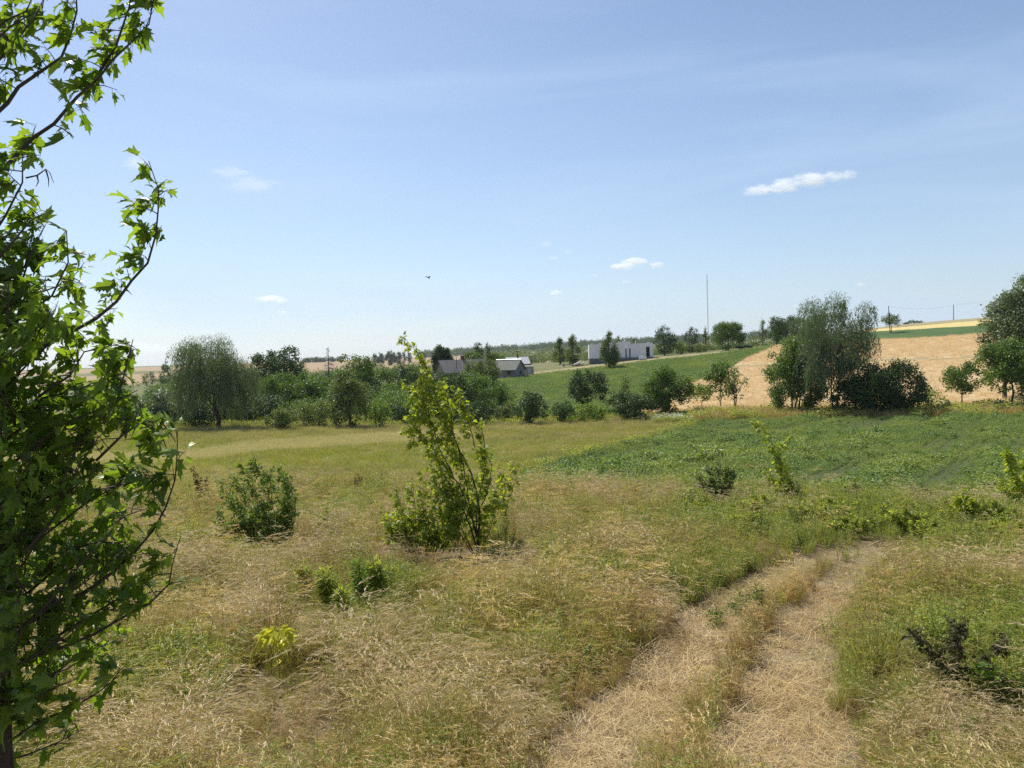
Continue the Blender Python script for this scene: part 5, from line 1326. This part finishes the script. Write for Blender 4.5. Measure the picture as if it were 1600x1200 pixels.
for i, (x_, yb, yt, lb) in enumerate([(568, 950, 882, 'upright leafy weed stem, left of the pair in the left meadow'), (592, 945, 878, 'upright leafy weed stem, right of the pair in the left meadow'), (512, 958, 890, 'leaning leafy weed stem left of the upright pair'),
      (540, 972, 925, 'shorter leafy weed stem below the upright pair'), (478, 930, 885, 'bright green weed stem left of the leaning one')]):
    sapling('fleabane_stem', lb, 'weed', (x_, yb), [[(x_, yb), (x_ - 3, (yb+yt)/2), (x_ - 8, yt)], [(x_ + 6, yb), (x_ + 4, (yb+yt)/2 + 6), (x_ + 2, yt + 8)]], 'weed' if i != 0 else 'shrub', .11, tmpl=NARROW_T, nleaf=4, step=.02, tw=.025, r0=.005, start=.2, wind=(-.2,0,.2), group=WS_)
for i, (x_, yb, yt, lb) in enumerate([(925, 1060, 1010, 'green weed beside the left wheel rut'), (1122, 985, 948, 'green weed tuft on the ridge between the ruts, left one'), (1160, 972, 925, 'dark green weed on the ridge between the ruts'), (1185, 955, 915, 'taller weed at the far end of the ridge between the ruts'),
      (772, 985, 958, 'low dark green weed clump in the middle of the meadow')]):
    sapling('track_weed', lb, 'weed', (x_, yb), [[(x_ + k * 5, yb), (x_ + k * 10 - 4, yt + abs(k) * 7)] for k in (-1, 0, 1)], 'shrub', .06, tmpl=NARROW_T, nleaf=4, step=.04, tw=.05, r0=.004, start=.2, wind=(-.2,0,.2), group='weeds beside and between the ruts')
sapling('withered_shrub', 'straggly shrub with dark withered leaves in the right foreground', 'shrub', (1520, 1110),
  [[(1520,1115),(1508,1050),(1500,1000),(1488,965)], [(1518,1110),(1490,1050),(1450,1010),(1428,990)], [(1520,1110),(1520,1060),(1500,1010),(1505,975)], [(1520,1112),(1535,1050),(1560,1010),(1580,1000)],
   [(1515,1110),(1480,1075),(1445,1045),(1432,1030)], [(1522,1110),(1560,1070),(1580,1060),(1592,1080)], [(1515,1100),(1498,1050),(1470,1020),(1455,1010)]],
  'drydark', .042, tmpl=LEAF_T, nleaf=9, step=.05, tw=.12, r0=.007, hang=.8, start=.15)
sapling('leafy_weed', 'dark green leafy weed under the withered shrub', 'weed', (1555, 1110), [[(1550+k*10,1115),(1553+k*18,1040+abs(k)*12)] for k in (-2,-1,0,1,2)], 'shrub', .07, tmpl=LEAF_T, nleaf=8, step=.05, tw=.12, r0=.004)
b = np.array(hit(1597, 936)); rr0 = math.hypot(b[0], b[1]); H = height_to(1597, 884, rr0, b[2])
m = MB(); m.tube([(0, 0, -.1), (.005, 0, H * .5), (0, .01, H * .97), (0, .01, H)], [.05, .047, .045, .03], 9)
o = m.build('wooden_stake', M['pole']); o.location = b; tag(o, 'short weathered wooden stake at the right edge of the meadow', 'stake')

# ------------------------------------------------------------------ clouds
def cloud_mat(name, dens):
    m_, nt = new_mat(name)
    tcn = N(nt, 'ShaderNodeTexCoord'); v = N(nt, 'ShaderNodeVectorMath', operation='LENGTH'); nt.links.new(tcn.outputs['Object'], v.inputs[0])
    oi = N(nt, 'ShaderNodeObjectInfo'); n_ = N(nt, 'ShaderNodeTexNoise', noise_dimensions='4D'); n_.inputs['Scale'].default_value = 2.2; n_.inputs['Detail'].default_value = 5; n_.inputs['Roughness'].default_value = .6
    sc_ = N(nt, 'ShaderNodeMath', operation='MULTIPLY'); sc_.inputs[1].default_value = 40; nt.links.new(oi.outputs['Random'], sc_.inputs[0]); nt.links.new(sc_.outputs[0], n_.inputs['W']); nt.links.new(tcn.outputs['Object'], n_.inputs['Vector'])
    a = N(nt, 'ShaderNodeMath', operation='MULTIPLY_ADD'); nt.links.new(v.outputs['Value'], a.inputs[0]); a.inputs[1].default_value = -.52; nt.links.new(n_.outputs['Fac'], a.inputs[2])
    r1 = N(nt, 'ShaderNodeMapRange'); r1.inputs['From Min'].default_value = .12; r1.inputs['From Max'].default_value = .30; r1.inputs['To Max'].default_value = dens; nt.links.new(a.outputs[0], r1.inputs['Value'])
    p = N(nt, 'ShaderNodeVolumePrincipled'); p.inputs['Color'].default_value = (.97,.98,1,1); p.inputs['Anisotropy'].default_value = .2; nt.links.new(r1.outputs[0], p.inputs['Density'])
    o_ = N(nt, 'ShaderNodeOutputMaterial'); nt.links.new(p.outputs[0], o_.inputs['Volume']); return m_
CM = {k: cloud_mat('cloud_vapour_' + k, v) for k, v in (('thick', .022), ('thin', .009), ('faint', .003))}
def cloud(puffs, dist, label, dens='thick'):
    """puffs: photograph centre and half size of each lobe; lobes of one cloud share one Empty"""
    cx = sum(p[0] for p in puffs) / len(puffs); cy = sum(p[1] for p in puffs) / len(puffs)
    o = empty('cloud', pt(cx, cy, dist), label, 'cloud', 'small clouds in the sky')
    for (x_, y_, hw, hh) in puffs:
        bpy.ops.mesh.primitive_ico_sphere_add(subdivisions=3, radius=1) if False else None
        m = MB(); th = np.linspace(0, math.pi, 9); ph = np.linspace(0, 2 * math.pi, 17)[:-1]
        V = np.array([(math.sin(a) * math.cos(b_), math.sin(a) * math.sin(b_), math.cos(a)) for a in th for b_ in ph])
        m.faces(V, [((i+1)*16+j, (i+1)*16+(j+1)%16, i*16+(j+1)%16, i*16+j) for i in range(8) for j in range(16)])
        c = m.build('puff', CM[dens], o); k = dist / F
        c.location = pt(x_, y_, dist) - pt(cx, cy, dist); c.scale = (hw * k, hw * k * .6, hh * k)
cloud([(1185,297,34,11),(1225,290,38,14),(1268,281,36,15),(1302,276,24,10),(1325,273,17,11)], 3000, 'longest white cloud, a ragged streak high on the right')
cloud([(972,416,26,7),(992,409,26,9),(1026,414,17,6)], 5000, 'second largest white cloud above the white house')
cloud([(868,458,15,8)], 5000, 'small white round cloud low above the shrubland')
cloud([(853,381,11,7)], 5000, 'tiny white puff above the other small ones', 'thin')
cloud([(889,394,10,5)], 5000, 'tiny faint puff right of and below the highest small one', 'thin')
cloud([(864,403,12,4)], 5000, 'tiny flat puff under the two tiny ones', 'thin')
cloud([(422,467,28,8),(440,470,14,6)], 5000, 'white flat cloud above the dark rounded trees on the left')
cloud([(442,488,13,5)], 5000, 'small faint puff just under the flat left cloud', 'thin')
cloud([(977,440,10,5)], 5000, 'tiny puff below the second largest cloud', 'thin')
cloud([(930,430,9,4)], 5000, 'tiny puff left of and below the second largest cloud', 'thin')
cloud([(1345,445,12,5)], 5000, 'faint puff above the ridge pole and small tree', 'thin')
cloud([(1244,478,9,4)], 6000, 'faint puff just above the tall birch top, left side', 'thin')
cloud([(216,255,26,14)], 3000, 'small white cloud behind the upper tip of the near maple', 'thin')
cloud([(393,288,56,16),(360,270,44,12)], 3000, 'faint wispy veil cloud high right of the near maple', 'faint')
cloud([(240,545,34,9),(215,540,26,9)], 12000, 'pale low cloud above the left skyline', 'faint')

# ------------------------------------------------------------------ haze
zmin = float(GZ.min()) - 1.0
HB = MB(); HB.box((0, 0, (zmin + 128) / 2), (14400, 14400, 128 - zmin))
hm, nt = new_mat('haze_air')
p = N(nt, 'ShaderNodeVolumePrincipled'); p.inputs['Color'].default_value = (.80,.88,1,1); p.inputs['Density'].default_value = .000065; p.inputs['Anisotropy'].default_value = .3
o_ = N(nt, 'ShaderNodeOutputMaterial'); nt.links.new(p.outputs[0], o_.inputs['Volume'])
hz_o = HB.build('haze', hm); tag(hz_o, None, None, kind='stuff')
